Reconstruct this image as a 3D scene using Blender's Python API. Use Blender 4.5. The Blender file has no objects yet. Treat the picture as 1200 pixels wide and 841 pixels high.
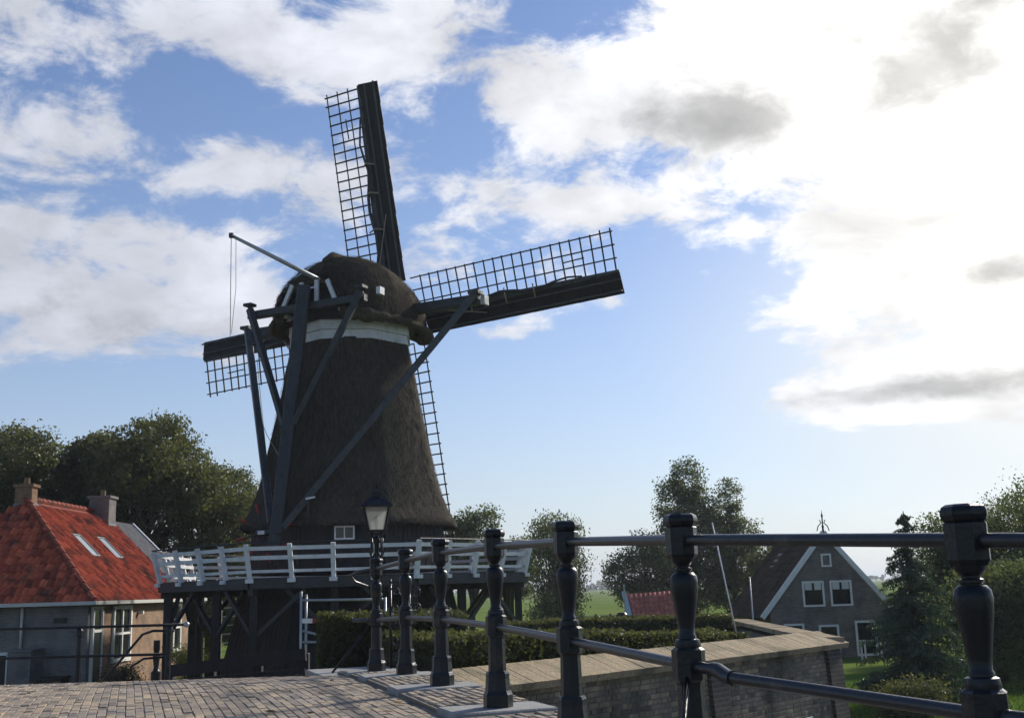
import bpy, bmesh, math, random
import numpy as np
from mathutils import Vector, Matrix, Euler, noise as mnoise

random.seed(7); rng = np.random.default_rng(11)
R = math.radians
sc = bpy.context.scene
col = sc.collection
E = 3.2                                   # eye height above the polder ground (z = 0)

# ------------------------------------------------------------------ camera
cam_d = bpy.data.cameras.new('camera'); cam = bpy.data.objects.new('camera', cam_d); col.objects.link(cam)
cam_d.sensor_width = 36.0; cam_d.lens = 39.0; cam_d.clip_start = 0.05; cam_d.clip_end = 20000
PITCH = math.atan(270 / 1300.0); ROLL = R(1.75)
f = Vector((0, math.cos(PITCH), math.sin(PITCH))); u0 = Vector((0, -math.sin(PITCH), math.cos(PITCH))); r0 = Vector((1, 0, 0))
rv = r0 * math.cos(ROLL) - u0 * math.sin(ROLL); uv = u0 * math.cos(ROLL) + r0 * math.sin(ROLL)
M = Matrix((rv, uv, -f)).transposed().to_4x4(); M.translation = (0, 0, E)
cam.matrix_world = M
sc.camera = cam

# ------------------------------------------------------------------ sun, sky, exposure
SUN_AZ, SUN_EL = R(43), R(30)
sun_dir = Vector((math.sin(SUN_AZ) * math.cos(SUN_EL), math.cos(SUN_AZ) * math.cos(SUN_EL), math.sin(SUN_EL)))
sl = bpy.data.lights.new('sun', 'SUN'); sl.energy = 4.0; sl.angle = R(5); sl.color = (1.0, 0.93, 0.82)
so = bpy.data.objects.new('sun', sl); col.objects.link(so); so.location = (40, 60, 60)
so.rotation_euler = (-sun_dir).to_track_quat('-Z', 'Y').to_euler()

world = bpy.data.worlds.new('World'); sc.world = world; world.use_nodes = True
wt = world.node_tree; wt.nodes.clear()
def wn(t, **k):
    n = wt.nodes.new(t)
    for a, b in k.items(): setattr(n, a, b)
    return n
def wmath(op, a, b=None, c=None, clamp=False):
    n = wn('ShaderNodeMath', operation=op); n.use_clamp = clamp
    for i, v in enumerate((a, b, c)):
        if v is None: continue
        if isinstance(v, (int, float)): n.inputs[i].default_value = v
        else: wt.links.new(v, n.inputs[i])
    return n.outputs[0]
def wvec(op, a, b=None):
    n = wn('ShaderNodeVectorMath', operation=op)
    for i, v in enumerate((a, b)):
        if v is None: continue
        if isinstance(v, tuple): n.inputs[i].default_value = v
        else: wt.links.new(v, n.inputs[i])
    return n
tc = wn('ShaderNodeTexCoord'); D = tc.outputs['Generated']
sep = wn('ShaderNodeSeparateXYZ'); wt.links.new(D, sep.inputs[0])
dx, dy, dz = sep.outputs
sky = wn('ShaderNodeTexSky', sky_type='NISHITA'); sky.sun_disc = False
sky.sun_elevation = SUN_EL; sky.sun_rotation = SUN_AZ; sky.air_density = 1.0; sky.dust_density = 0.35; sky.ozone_density = 4.0; sky.altitude = 0
az = wmath('ARCTAN2', dx, dy); el = wmath('ARCSINE', dz)
cmb = wn('ShaderNodeCombineXYZ'); wt.links.new(az, cmb.inputs[0]); wt.links.new(el, cmb.inputs[1]); AE = cmb.outputs[0]
zz = wmath('ADD', wmath('MAXIMUM', dz, 0.0), 0.16)
cp = wn('ShaderNodeCombineXYZ'); wt.links.new(wmath('DIVIDE', dx, zz), cp.inputs[0]); wt.links.new(wmath('DIVIDE', dy, zz), cp.inputs[1])
def wnoise(vec, scale, detail, rough, dist=0.0):
    n = wn('ShaderNodeTexNoise'); n.inputs['Scale'].default_value = scale; n.inputs['Detail'].default_value = detail
    n.inputs['Roughness'].default_value = rough; n.inputs['Distortion'].default_value = dist
    wt.links.new(vec, n.inputs['Vector']); return n.outputs[0]
n1 = wnoise(cp.outputs[0], 3.4, 11, 0.63, 0.4)
aes = wvec('MULTIPLY', AE, (1.0, 1.7, 1.0)).outputs[0]
n2 = wnoise(aes, 12.0, 11, 0.63, 0.4)
nz = wmath('ADD', wmath('MULTIPLY', n1, 0.5), wmath('MULTIPLY', n2, 0.5))
# the cloud banks of this sky: (azimuth deg, elevation deg, half width, half height, weight)
CLOUDS = [(21, 24, 11, 7, .26), (12, 27, 8, 4, .20), (25, 14.5, 12, 4.5, .22), (1.5, 24.5, 5, 2.2, .22), (5, 19.5, 6, 1.4, .18), (15, 9.2, 6, 1.6, .16), (22, 8.4, 9, 1.4, .22),
          (-8, 27, 5, 2.0, .20), (-4, 29.5, 5, 1.8, .15), (-24, 14.5, 8, 4, .22), (-15, 15, 4, 3.5, .18), (-24, 22, 6, 2.4, .17), (-14.5, 21.3, 4, 1.3, .15),
          (-15, 28.0, 5, 2.6, .19), (-23, 27, 5, 2.4, .15), (-1, 13.3, 4, 1.0, .16), (-3, 21.5, 3.5, 1.6, .10), (-8.6, 20.0, 3, 2, .14), (5.5, 14.5, 2.5, .7, .10),
          (-2, 16.0, 4, 1.2, .10), (20, 30.5, 7, 2.4, .14), (12.5, 31.5, 2.6, 1.0, -.1), (-26, 31.5, 4, 1.0, .12),
          (-18, 24.4, 5, 1.2, -.10), (-22, 19.3, 7, .9, -.08), (3, 29, 4, 1.5, -.13), (8, 10.5, 6, 3.2, -.22), (-4, 8, 9, 4, -.2), (-20, 8, 10, 2.6, -.25), (12.5, 5, 12, 2.4, -.2)]
GREYS = [(11.5, 23.2, 5.0, 2.0, 1.1), (22.8, 24, 4.4, 2.6, 1.05), (20.5, 8.9, 6.5, .8, 1.0), (24, 14.3, 2.6, .8, .85), (17, 26.5, 2.5, 1.2, .4), (26, 27, 1.8, .8, .6), (9, 28.0, 3, 1.2, .3), (-24, 13, 9, 2.5, .35)]
def blobs(lst):
    s = None
    for a, e, ra, re, w in lst:
        v = wvec('SUBTRACT', AE, (R(a), R(e), 0)).outputs[0]
        v = wvec('MULTIPLY', v, (1 / R(ra), 1 / R(re), 0)).outputs[0]
        d = wvec('DOT_PRODUCT', v, v).outputs['Value']
        g = wmath('MULTIPLY', wmath('POWER', math.e, wmath('MULTIPLY', d, -1.0)), w)
        s = g if s is None else wmath('ADD', s, g)
    return s
cov = wmath('ADD', nz, blobs(CLOUDS))
mr = wn('ShaderNodeMapRange', interpolation_type='SMOOTHSTEP'); wt.links.new(cov, mr.inputs[0])
mr.inputs[1].default_value = 0.54; mr.inputs[2].default_value = 0.665
dens = mr.outputs[0]
dens = wmath('MULTIPLY', dens, wmath('MULTIPLY', wmath('MAXIMUM', el, 0.0), 12.0, clamp=True))
veil0 = wmath('MULTIPLY', wmath('POWER', math.e, wmath('MULTIPLY', wmath('MAXIMUM', el, 0.0), -6.2)), 0.95)      # pale haze low over the horizon
veil = wmath('MAXIMUM', veil0, wmath('ADD', blobs([(25, 9, 17, 10, .86)]), wmath('MULTIPLY', veil0, .2)))
n4 = wnoise(aes, 7.0, 9, 0.55, 0.4)
# brightness of the cloud: forward scattering round the sun, grey where the cloud is thick
cs = wvec('DOT_PRODUCT', D, tuple(sun_dir)).outputs['Value']
glow = wmath('POWER', wmath('MAXIMUM', cs, 0.0), 5.5)
n3 = wnoise(aes, 16.0, 7, 0.62, 0.3)
thick = wn('ShaderNodeMapRange', interpolation_type='SMOOTHSTEP'); wt.links.new(wmath('ADD', cov, wmath('MULTIPLY', n3, 0.35)), thick.inputs[0])
thick.inputs[1].default_value = 0.78; thick.inputs[2].default_value = 1.15
gm = wn('ShaderNodeMapRange', interpolation_type='SMOOTHSTEP'); wt.links.new(wmath('ADD', blobs(GREYS), wmath('MULTIPLY', wmath('SUBTRACT', n3, 0.5), 1.9)), gm.inputs[0])
gm.inputs[1].default_value = 0.12; gm.inputs[2].default_value = 1.05; gm.inputs[4].default_value = 0.85; grey = gm.outputs[0]
bright = wmath('ADD', 0.50, wmath('MULTIPLY', glow, 0.66))
bright = wmath('ADD', bright, wmath('MULTIPLY', thick.outputs[0], wmath('ADD', 0.10, wmath('MULTIPLY', glow, .12))))
bright = wmath('MULTIPLY', bright, wmath('ADD', 0.40, wmath('MULTIPLY', n4, 1.20)))
bright = wmath('MULTIPLY', bright, wmath('SUBTRACT', 1.0, wmath('MULTIPLY', grey, 0.55)))
ctint = wn('ShaderNodeMixRGB'); wt.links.new(wmath('MULTIPLY', glow, 1.6, clamp=True), ctint.inputs[0])
ctint.inputs[1].default_value = (0.93, 0.97, 1.10, 1); ctint.inputs[2].default_value = (1.0, 0.985, 0.95, 1)
bg1 = wn('ShaderNodeBackground'); skt = wn('ShaderNodeMixRGB'); skt.blend_type = 'MULTIPLY'; skt.inputs[0].default_value = 1; skt.inputs[2].default_value = (1.0, .99, 1.09, 1); wt.links.new(sky.outputs[0], skt.inputs[1]); wt.links.new(skt.outputs[0], bg1.inputs[0]); bg1.inputs[1].default_value = 0.088
bg2 = wn('ShaderNodeBackground'); wt.links.new(ctint.outputs[0], bg2.inputs[0]); wt.links.new(bright, bg2.inputs[1])
bg3 = wn('ShaderNodeBackground'); vt = wn('ShaderNodeMixRGB'); wt.links.new(wmath('MULTIPLY', glow, 1.4, clamp=True), vt.inputs[0]); vt.inputs[1].default_value = (.86, .96, 1.04, 1); vt.inputs[2].default_value = (1.0, .985, .93, 1)
wt.links.new(vt.outputs[0], bg3.inputs[0]); wt.links.new(wmath('ADD', .50, wmath('MULTIPLY', glow, .5)), bg3.inputs[1])
mx0 = wn('ShaderNodeMixShader'); wt.links.new(veil, mx0.inputs[0]); wt.links.new(bg1.outputs[0], mx0.inputs[1]); wt.links.new(bg3.outputs[0], mx0.inputs[2])
mx = wn('ShaderNodeMixShader'); wt.links.new(dens, mx.inputs[0]); wt.links.new(mx0.outputs[0], mx.inputs[1]); wt.links.new(bg2.outputs[0], mx.inputs[2])
wo = wn('ShaderNodeOutputWorld'); wt.links.new(mx.outputs[0], wo.inputs[0])
world.cycles.sampling_method = 'MANUAL'; world.cycles.sample_map_resolution = 512
vs = sc.view_settings; vs.view_transform = 'Standard'; vs.look = 'None'; vs.gamma = 1; vs.use_curve_mapping = False; vs.exposure = 0.42
sc.render.engine = 'CYCLES'; sc.cycles.use_denoising = True
sc.cycles.max_bounces = 6; sc.cycles.transparent_max_bounces = 8; sc.cycles.use_adaptive_sampling = True

# ------------------------------------------------------------------ materials
MATS = {}
def mat(name, c, rough=0.8, var=0.25, scale=6.0, bump=0.0, bscale=40.0, spec=0.3, metal=0.0, tint=None, stretch=(1, 1, 1), c2=None, patch=None):
    m = bpy.data.materials.new(name); m.use_nodes = True; MATS[name] = m
    nt = m.node_tree; b = nt.nodes['Principled BSDF']; L = nt.links.new
    b.inputs['Roughness'].default_value = rough; b.inputs['Metallic'].default_value = metal
    b.inputs['Specular IOR Level'].default_value = spec
    t = nt.nodes.new('ShaderNodeTexCoord'); mp = nt.nodes.new('ShaderNodeMapping'); mp.inputs['Scale'].default_value = stretch
    gp = nt.nodes.new('ShaderNodeNewGeometry'); L(gp.outputs['Position'], mp.inputs[0])
    n = nt.nodes.new('ShaderNodeTexNoise'); n.inputs['Scale'].default_value = scale; n.inputs['Detail'].default_value = 8; n.inputs['Roughness'].default_value = .65
    L(mp.outputs[0], n.inputs['Vector'])
    cr = nt.nodes.new('ShaderNodeValToRGB'); cr.color_ramp.elements[0].position = .3; cr.color_ramp.elements[1].position = .7
    d = c2 if c2 else tuple(v * (1 + var) for v in c); k = c if c2 else tuple(v * (1 - var) for v in c)
    cr.color_ramp.elements[0].color = (*k, 1); cr.color_ramp.elements[1].color = (*d, 1)
    L(n.outputs[0], cr.inputs[0]); out = cr.outputs[0]
    if patch:                                                   # larger stains / moss: (colour, scale, lo, hi)
        pc, ps, lo, hi = patch
        n5 = nt.nodes.new('ShaderNodeTexNoise'); n5.inputs['Scale'].default_value = ps; n5.inputs['Detail'].default_value = 5; L(gp.outputs['Position'], n5.inputs['Vector'])
        r5 = nt.nodes.new('ShaderNodeMapRange'); r5.inputs[1].default_value = lo; r5.inputs[2].default_value = hi; L(n5.outputs[0], r5.inputs[0])
        m5 = nt.nodes.new('ShaderNodeMixRGB'); L(r5.outputs[0], m5.inputs[0]); L(out, m5.inputs[1]); m5.inputs[2].default_value = (*pc, 1); out = m5.outputs[0]
    if tint:                                                    # per-piece colour differences from the "tint" attribute
        a = nt.nodes.new('ShaderNodeAttribute'); a.attribute_name = 'tint'
        r = nt.nodes.new('ShaderNodeValToRGB'); r.color_ramp.interpolation = 'LINEAR'
        for i, tcx in enumerate(tint):
            e = r.color_ramp.elements[i] if i < 2 else r.color_ramp.elements.new(.5)
            e.position = i / (len(tint) - 1); e.color = (*tcx, 1)
        L(a.outputs['Fac'], r.inputs[0])
        mm = nt.nodes.new('ShaderNodeMixRGB'); mm.blend_type = 'MULTIPLY'; mm.inputs[0].default_value = 1
        L(out, mm.inputs[1]); L(r.outputs[0], mm.inputs[2]); out = mm.outputs[0]
    L(out, b.inputs['Base Color'])
    if bump:
        n2 = nt.nodes.new('ShaderNodeTexNoise'); n2.inputs['Scale'].default_value = bscale; n2.inputs['Detail'].default_value = 6; L(mp.outputs[0], n2.inputs['Vector'])
        bp = nt.nodes.new('ShaderNodeBump'); bp.inputs['Strength'].default_value = bump; bp.inputs['Distance'].default_value = 0.03
        L(n2.outputs[0], bp.inputs['Height']); L(bp.outputs[0], b.inputs['Normal'])
    return m
def brick_mat(name, c1, c2, mortar, bw=.21, bh=.065, rough=.9, axis='xz', ms=.012, patch=None):
    m = bpy.data.materials.new(name); m.use_nodes = True; MATS[name] = m
    nt = m.node_tree; b = nt.nodes['Principled BSDF']; L = nt.links.new; b.inputs['Roughness'].default_value = rough; b.inputs['Specular IOR Level'].default_value = .2
    t = nt.nodes.new('ShaderNodeTexCoord'); s = nt.nodes.new('ShaderNodeSeparateXYZ'); L(t.outputs['Object'], s.inputs[0])
    c = nt.nodes.new('ShaderNodeCombineXYZ')
    if axis == 'xz':
        ad = nt.nodes.new('ShaderNodeMath'); ad.operation = 'ADD'; L(s.outputs[0], ad.inputs[0]); L(s.outputs[1], ad.inputs[1]); L(ad.outputs[0], c.inputs[0]); L(s.outputs[2], c.inputs[1])
    else: L(s.outputs[0], c.inputs[0]); L(s.outputs[1], c.inputs[1])
    k = nt.nodes.new('ShaderNodeTexBrick'); L(c.outputs[0], k.inputs['Vector']); k.inputs['Scale'].default_value = 1
    k.inputs['Brick Width'].default_value = bw; k.inputs['Row Height'].default_value = bh; k.inputs['Mortar Size'].default_value = ms
    k.inputs['Color1'].default_value = (*c1, 1); k.inputs['Color2'].default_value = (*c2, 1); k.inputs['Mortar'].default_value = (*mortar, 1)
    n = nt.nodes.new('ShaderNodeTexNoise'); n.inputs['Scale'].default_value = 1.4; n.inputs['Detail'].default_value = 9; L(t.outputs['Object'], n.inputs['Vector'])
    r = nt.nodes.new('ShaderNodeValToRGB'); r.color_ramp.elements[0].position = .3; r.color_ramp.elements[1].position = .72
    r.color_ramp.elements[0].color = (.55, .55, .57, 1); r.color_ramp.elements[1].color = (1.15, 1.1, 1.05, 1); L(n.outputs[0], r.inputs[0])
    mm = nt.nodes.new('ShaderNodeMixRGB'); mm.blend_type = 'MULTIPLY'; mm.inputs[0].default_value = 1; L(k.outputs[0], mm.inputs[1]); L(r.outputs[0], mm.inputs[2])
    L(mm.outputs[0], b.inputs['Base Color'])
    bp = nt.nodes.new('ShaderNodeBump'); bp.inputs['Strength'].default_value = .5; bp.inputs['Distance'].default_value = .01; L(k.outputs['Fac'], bp.inputs['Height']); bp.invert = True; L(bp.outputs[0], b.inputs['Normal'])
    return m
def leaf_mat(name, dark, light, trans=.35, warm=None):
    m = bpy.data.materials.new(name); m.use_nodes = True; MATS[name] = m
    nt = m.node_tree; nt.nodes.clear(); L = nt.links.new
    a = nt.nodes.new('ShaderNodeAttribute'); a.attribute_name = 'tint'
    r = nt.nodes.new('ShaderNodeValToRGB'); r.color_ramp.elements[0].color = (*dark, 1); r.color_ramp.elements[1].color = (*light, 1)
    if warm: e = r.color_ramp.elements.new(.97); e.color = (*light, 1); r.color_ramp.elements[2].color = (*warm, 1)
    L(a.outputs['Fac'], r.inputs[0])
    d = nt.nodes.new('ShaderNodeBsdfDiffuse'); t = nt.nodes.new('ShaderNodeBsdfTranslucent'); g = nt.nodes.new('ShaderNodeBsdfGlossy'); g.inputs['Roughness'].default_value = .45; g.inputs['Color'].default_value = (.5, .5, .5, 1)
    L(r.outputs[0], d.inputs[0])
    hs = nt.nodes.new('ShaderNodeMixRGB'); hs.blend_type = 'MULTIPLY'; hs.inputs[0].default_value = 1; L(r.outputs[0], hs.inputs[1]); hs.inputs[2].default_value = (1.25, 1.3, .6, 1); L(hs.outputs[0], t.inputs[0])
    m1 = nt.nodes.new('ShaderNodeMixShader'); m1.inputs[0].default_value = trans; L(d.outputs[0], m1.inputs[1]); L(t.outputs[0], m1.inputs[2])
    m2 = nt.nodes.new('ShaderNodeMixShader'); m2.inputs[0].default_value = .05; L(m1.outputs[0], m2.inputs[1]); L(g.outputs[0], m2.inputs[2])
    o = nt.nodes.new('ShaderNodeOutputMaterial'); L(m2.outputs[0], o.inputs[0]); return m

mat('grass', (.085, .14, .028), 1.0, c2=(.15, .20, .05), scale=.05, bump=.0, spec=.0, patch=((.19, .19, .07), .02, .5, .75))
mat('lawn', (.06, .12, .022), 1.0, spec=0.0, c2=(.10, .17, .035), scale=1.2, bump=.8, bscale=30)
mat('water', (.02, .028, .026), .06, var=.1, spec=.5, bump=.25, bscale=3)
mat('soil', (.05, .04, .028), .95, bump=.8, bscale=12, c2=(.09, .075, .05))
mat('joint_sand', (.15, .135, .11), .95, c2=(.21, .19, .155), scale=3, bump=.6, bscale=60)
mat('klinker', (.30, .258, .208), .85, var=.30, scale=5, bump=.35, bscale=70, spec=.25, tint=((.60, .60, .62), (1.0, .96, .92), (1.35, 1.22, 1.02)), patch=((.22, .21, .205), 1.1, .50, .68))
brick_mat('paving_far', (.25, .215, .17), (.17, .155, .14), (.10, .09, .07), .205, .105, axis='xy')
mat('pad_stone', (.27, .27, .26), .75, var=.25, scale=7, bump=.3, bscale=60)
mat('wall_brick', (.255, .218, .162), .92, var=.3, scale=5, bump=.5, bscale=50, tint=((.62, .62, .64), (1.0, .97, .92), (1.5, 1.38, 1.18)), patch=((.045, .05, .035), .9, .52, .72))
mat('mortar', (.14, .13, .11), .95, c2=(.21, .20, .17), scale=4, bump=.3)
mat('cap_brick', (.36, .285, .185), .92, var=.34, scale=26, bump=.6, bscale=60, tint=((.94, .94, .94), (1.0, .985, .96), (1.05, 1.04, 1.0)), patch=((.14, .13, .08), 2.2, .5, .72))
mat('iron', (.010, .012, .0155), .33, var=.3, scale=9, bump=.12, bscale=45, spec=.32, patch=((.045, .036, .030), 7, .60, .74))
mat('iron_rail', (.030, .030, .034), .30, var=.3, scale=14, bump=.1, bscale=60, spec=.5, patch=((.10, .09, .08), 9, .62, .78))
mat('tar_wood', (.0095, .010, .0105), .62, var=.45, scale=5, bump=.5, bscale=25, stretch=(1, 1, .25), spec=.35)
mat('dark_timber', (.026, .030, .034), .55, var=.4, scale=4, bump=.4, bscale=22, spec=.4)
mat('grey_timber', (.045, .05, .055), .5, var=.4, scale=5, bump=.4, bscale=25, spec=.4)
mat('sail_bar', (.02, .021, .023), .6, var=.3, scale=4)
mat('thatch', (.026, .023, .018), .97, c2=(.082, .072, .057), scale=9, bump=1.0, bscale=34, stretch=(1, 1, .22), spec=.08, patch=((.075, .07, .058), .45, .52, .72))
mat('cap_thatch', (.035, .030, .022), .97, c2=(.105, .088, .062), scale=10, bump=1.0, bscale=30, stretch=(1, 1, .4), spec=.08)
mat('straw', (.064, .056, .044), .97, var=.3, scale=3, spec=.05, tint=((.45, .45, .45), (.95, .95, .95), (1.5, 1.4, 1.2)))
mat('white_paint', (.62, .64, .66), .5, var=.12, scale=6, bump=.15, bscale=30, patch=((.36, .37, .37), 3, .55, .8))
mat('white_trim', (.72, .72, .70), .5, var=.08, scale=5)
mat('red_paint', (.28, .025, .02), .5, var=.2)
mat('rope', (.34, .29, .21), .9, var=.2)
mat('galvanised', (.36, .38, .39), .42, var=.2, metal=.6)
mat('pantile', (.46, .10, .05), .85, var=.22, scale=5, bump=.3, bscale=30, spec=.3, tint=((.42, .42, .48), (1.0, 1.0, 1.0), (1.35, 1.5, 1.4)), patch=((.10, .05, .035), 1.5, .54, .72))
mat('slate', (.05, .053, .063), .85, var=.3, scale=5, bump=.3, tint=((.7, .7, .75), (1.2, 1.2, 1.2)))
mat('brown_tile', (.095, .066, .048), .85, var=.35, scale=3, bump=.4, tint=((.7, .7, .7), (1.2, 1.15, 1.1)), patch=((.035, .042, .022), .6, .5, .7))
brick_mat('house_brick', (.40, .24, .14), (.28, .165, .10), (.26, .235, .20))
brick_mat('grey_render', (.20, .195, .19), (.15, .146, .144), (.21, .205, .20), .22, .06)
brick_mat('gable_brick', (.23, .205, .19), (.155, .142, .137), (.20, .19, .18))
brick_mat('abutment_brick', (.12, .10, .08), (.085, .075, .06), (.15, .14, .12))
mat('chimney_brick', (.22, .14, .085), .9, var=.35, scale=9, bump=.4)
mat('lead', (.17, .18, .19), .5, var=.2)
mat('skylight_glass', (.40, .44, .48), .12, var=.1, spec=.8)  # pale base colour stands in for bright sky reflected in the panes
mat('gutter', (.50, .50, .47), .5, var=.1)
mat('black_paint', (.012, .014, .013), .4, var=.3)
mat('green_paint', (.012, .022, .018), .35, var=.2)
mat('cream', (.55, .50, .36), .7, var=.1)
mat('blue_sheet', (.12, .19, .33), .5, var=.15)
mat('shed_red', (.50, .17, .12), .8, var=.25, scale=4, tint=((.7, .7, .7), (1.2, 1.2, 1.2)))
mat('pale_blue', (.36, .47, .52), .5, var=.1)
mat('bark', (.05, .042, .032), .95, var=.4, scale=8, bump=.8, bscale=20)
mat('curtain', (.6, .6, .58), .9, var=.08, scale=20)
mat('sign_white', (.75, .78, .82), .4, var=.03); mat('sign_blue', (.05, .16, .42), .4, var=.05)
leaf_mat('leaf_oak', (.062, .070, .034), (.145, .148, .068), .45, warm=(.20, .15, .035))
leaf_mat('leaf_poplar', (.07, .085, .045), (.16, .18, .09), .4, warm=(.16, .14, .05))
leaf_mat('leaf_willow', (.06, .08, .04), (.14, .165, .075), .42)
leaf_mat('leaf_spruce', (.035, .058, .044), (.085, .12, .088), .25)
leaf_mat('leaf_hedge', (.06, .065, .032), (.15, .155, .075), .38, warm=(.13, .10, .04))
leaf_mat('leaf_shrub', (.05, .07, .022), (.11, .145, .045), .36)
leaf_mat('leaf_grass', (.05, .09, .016), (.12, .17, .04), .4)
leaf_mat('dry_leaf', (.06, .04, .02), (.17, .11, .05), .1)
leaf_mat('leaf_far', (.05, .065, .045), (.085, .10, .07), .2)
g = bpy.data.materials.new('window_glass'); g.use_nodes = True; MATS['window_glass'] = g
gb = g.node_tree.nodes['Principled BSDF']; gb.inputs['Base Color'].default_value = (.012, .014, .016, 1); gb.inputs['Roughness'].default_value = .06; gb.inputs['Specular IOR Level'].default_value = .5
g = bpy.data.materials.new('lamp_glass'); g.use_nodes = True; MATS['lamp_glass'] = g
nt = g.node_tree; nt.nodes.clear(); gt = nt.nodes.new('ShaderNodeBsdfTransparent'); gt.inputs[0].default_value = (.80, .82, .82, 1)
gd = nt.nodes.new('ShaderNodeBsdfTranslucent'); gd.inputs[0].default_value = (.8, .8, .77, 1); gg = nt.nodes.new('ShaderNodeBsdfGlossy'); gg.inputs['Roughness'].default_value = .08
ga = nt.nodes.new('ShaderNodeMixShader'); ga.inputs[0].default_value = .28; nt.links.new(gt.outputs[0], ga.inputs[1]); nt.links.new(gd.outputs[0], ga.inputs[2])
gc = nt.nodes.new('ShaderNodeMixShader'); gc.inputs[0].default_value = .08; nt.links.new(ga.outputs[0], gc.inputs[1]); nt.links.new(gg.outputs[0], gc.inputs[2])
go = nt.nodes.new('ShaderNodeOutputMaterial'); nt.links.new(gc.outputs[0], go.inputs[0])

# ------------------------------------------------------------------ builders
def tag(o, label=None, cat=None, group=None, kind=None):
    if label: o['label'] = label
    if cat: o['category'] = cat
    if group: o['group'] = group
    if kind: o['kind'] = kind
    return o
def empty(name, loc, label=None, cat=None, group=None, parent=None):
    o = bpy.data.objects.new(name, None); col.objects.link(o); o.empty_display_size = .2
    p = origin(parent) if parent else Vector((0, 0, 0))
    o.parent = parent; o.location = Vector(loc) - p
    return tag(o, label, cat, group)
def origin(o):
    v = Vector((0, 0, 0))
    while o is not None: v += Vector(o.location); o = o.parent
    return v
def frame_of(a, b):
    d = (Vector(b) - Vector(a)); L = d.length; d.normalize()
    up = Vector((0, 0, 1)) if abs(d.z) < .95 else Vector((0, 1, 0))
    s = d.cross(up).normalized(); t = s.cross(d).normalized()
    return d, s, t, L
class MB:
    def __init__(s): s.v = []; s.f = []
    def add(s, vs, fs):
        k = len(s.v); s.v += [tuple(x) for x in vs]; s.f += [tuple(i + k for i in q) for q in fs]; return s
    def beam(s, a, b, w, h=None, w1=None, h1=None, up=None):
        """rectangular bar from a to b, w wide, h tall (tapering to w1, h1)"""
        h = w if h is None else h; w1 = w if w1 is None else w1; h1 = h if h1 is None else h1
        a, b = Vector(a), Vector(b); d, sd, t, L = frame_of(a, b)
        if up is not None: t = Vector(up).normalized(); sd = d.cross(t).normalized(); t = sd.cross(d).normalized()
        vs = [a + sd * x * w / 2 + t * z * h / 2 for x, z in ((-1, -1), (1, -1), (1, 1), (-1, 1))] + [b + sd * x * w1 / 2 + t * z * h1 / 2 for x, z in ((-1, -1), (1, -1), (1, 1), (-1, 1))]
        return s.add(vs, [(0, 3, 2, 1), (4, 5, 6, 7), (0, 1, 5, 4), (1, 2, 6, 5), (2, 3, 7, 6), (3, 0, 4, 7)])
    def box(s, c, d, rz=0):
        m = Matrix.Rotation(rz, 3, 'Z'); c = Vector(c)
        vs = [c + m @ Vector((x * d[0] / 2, y * d[1] / 2, z * d[2] / 2)) for z in (-1, 1) for x, y in ((-1, -1), (1, -1), (1, 1), (-1, 1))]
        return s.add(vs, [(0, 3, 2, 1), (4, 5, 6, 7), (0, 1, 5, 4), (1, 2, 6, 5), (2, 3, 7, 6), (3, 0, 4, 7)])
    def tube(s, pts, rad, n=10, caps=True):
        pts = [Vector(p) for p in pts]; m = len(pts)
        rad = [rad] * m if isinstance(rad, (int, float)) else rad
        vs = []; ref = None
        for i, p in enumerate(pts):
            d = (pts[min(i + 1, m - 1)] - pts[max(i - 1, 0)]).normalized()
            if ref is None: ref = Vector((0, 0, 1)) if abs(d.z) < .9 else Vector((1, 0, 0))
            a = d.cross(ref).normalized(); b = d.cross(a).normalized(); ref = a.cross(d)
            for k in range(n):
                q = 2 * math.pi * k / n; vs.append(p + (a * math.cos(q) + b * math.sin(q)) * rad[i])
        fs = [(i * n + k, i * n + (k + 1) % n, (i + 1) * n + (k + 1) % n, (i + 1) * n + k) for i in range(m - 1) for k in range(n)]
        if caps: fs += [tuple(range(n))[::-1], tuple(range((m - 1) * n, m * n))]
        return s.add(vs, fs)
    def lathe(s, prof, n=16, c=(0, 0, 0), rot=0.0, sq=None):
        """prof: (radius, z) rows"""
        vs = []
        for r, z in prof:
            for k in range(n):
                q = rot + 2 * math.pi * k / n; vs.append((c[0] + r * math.cos(q), c[1] + r * math.sin(q), c[2] + z))
        m = len(prof)
        fs = [(i * n + k, i * n + (k + 1) % n, (i + 1) * n + (k + 1) % n, (i + 1) * n + k) for i in range(m - 1) for k in range(n)]
        fs += [tuple(range(n))[::-1], tuple(range((m - 1) * n, m * n))]
        return s.add(vs, fs)
    def prism(s, poly, z0, z1):
        n = len(poly)
        vs = [(x, y, z0) for x, y in poly] + [(x, y, z1) for x, y in poly]
        return s.add(vs, [tuple(range(n))[::-1], tuple(range(n, 2 * n))] + [(i, (i + 1) % n, (i + 1) % n + n, i + n) for i in range(n)])
    def slab(s, poly3, t):
        """planar polygon given in 3-D, thickened by t along its normal"""
        p = [Vector(q) for q in poly3]; n = (p[1] - p[0]).cross(p[2] - p[0]).normalized() * t; k = len(p)
        return s.add([q for q in p] + [q + n for q in p], [tuple(range(k))[::-1], tuple(range(k, 2 * k))] + [(i, (i + 1) % k, (i + 1) % k + k, i + k) for i in range(k)])
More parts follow.
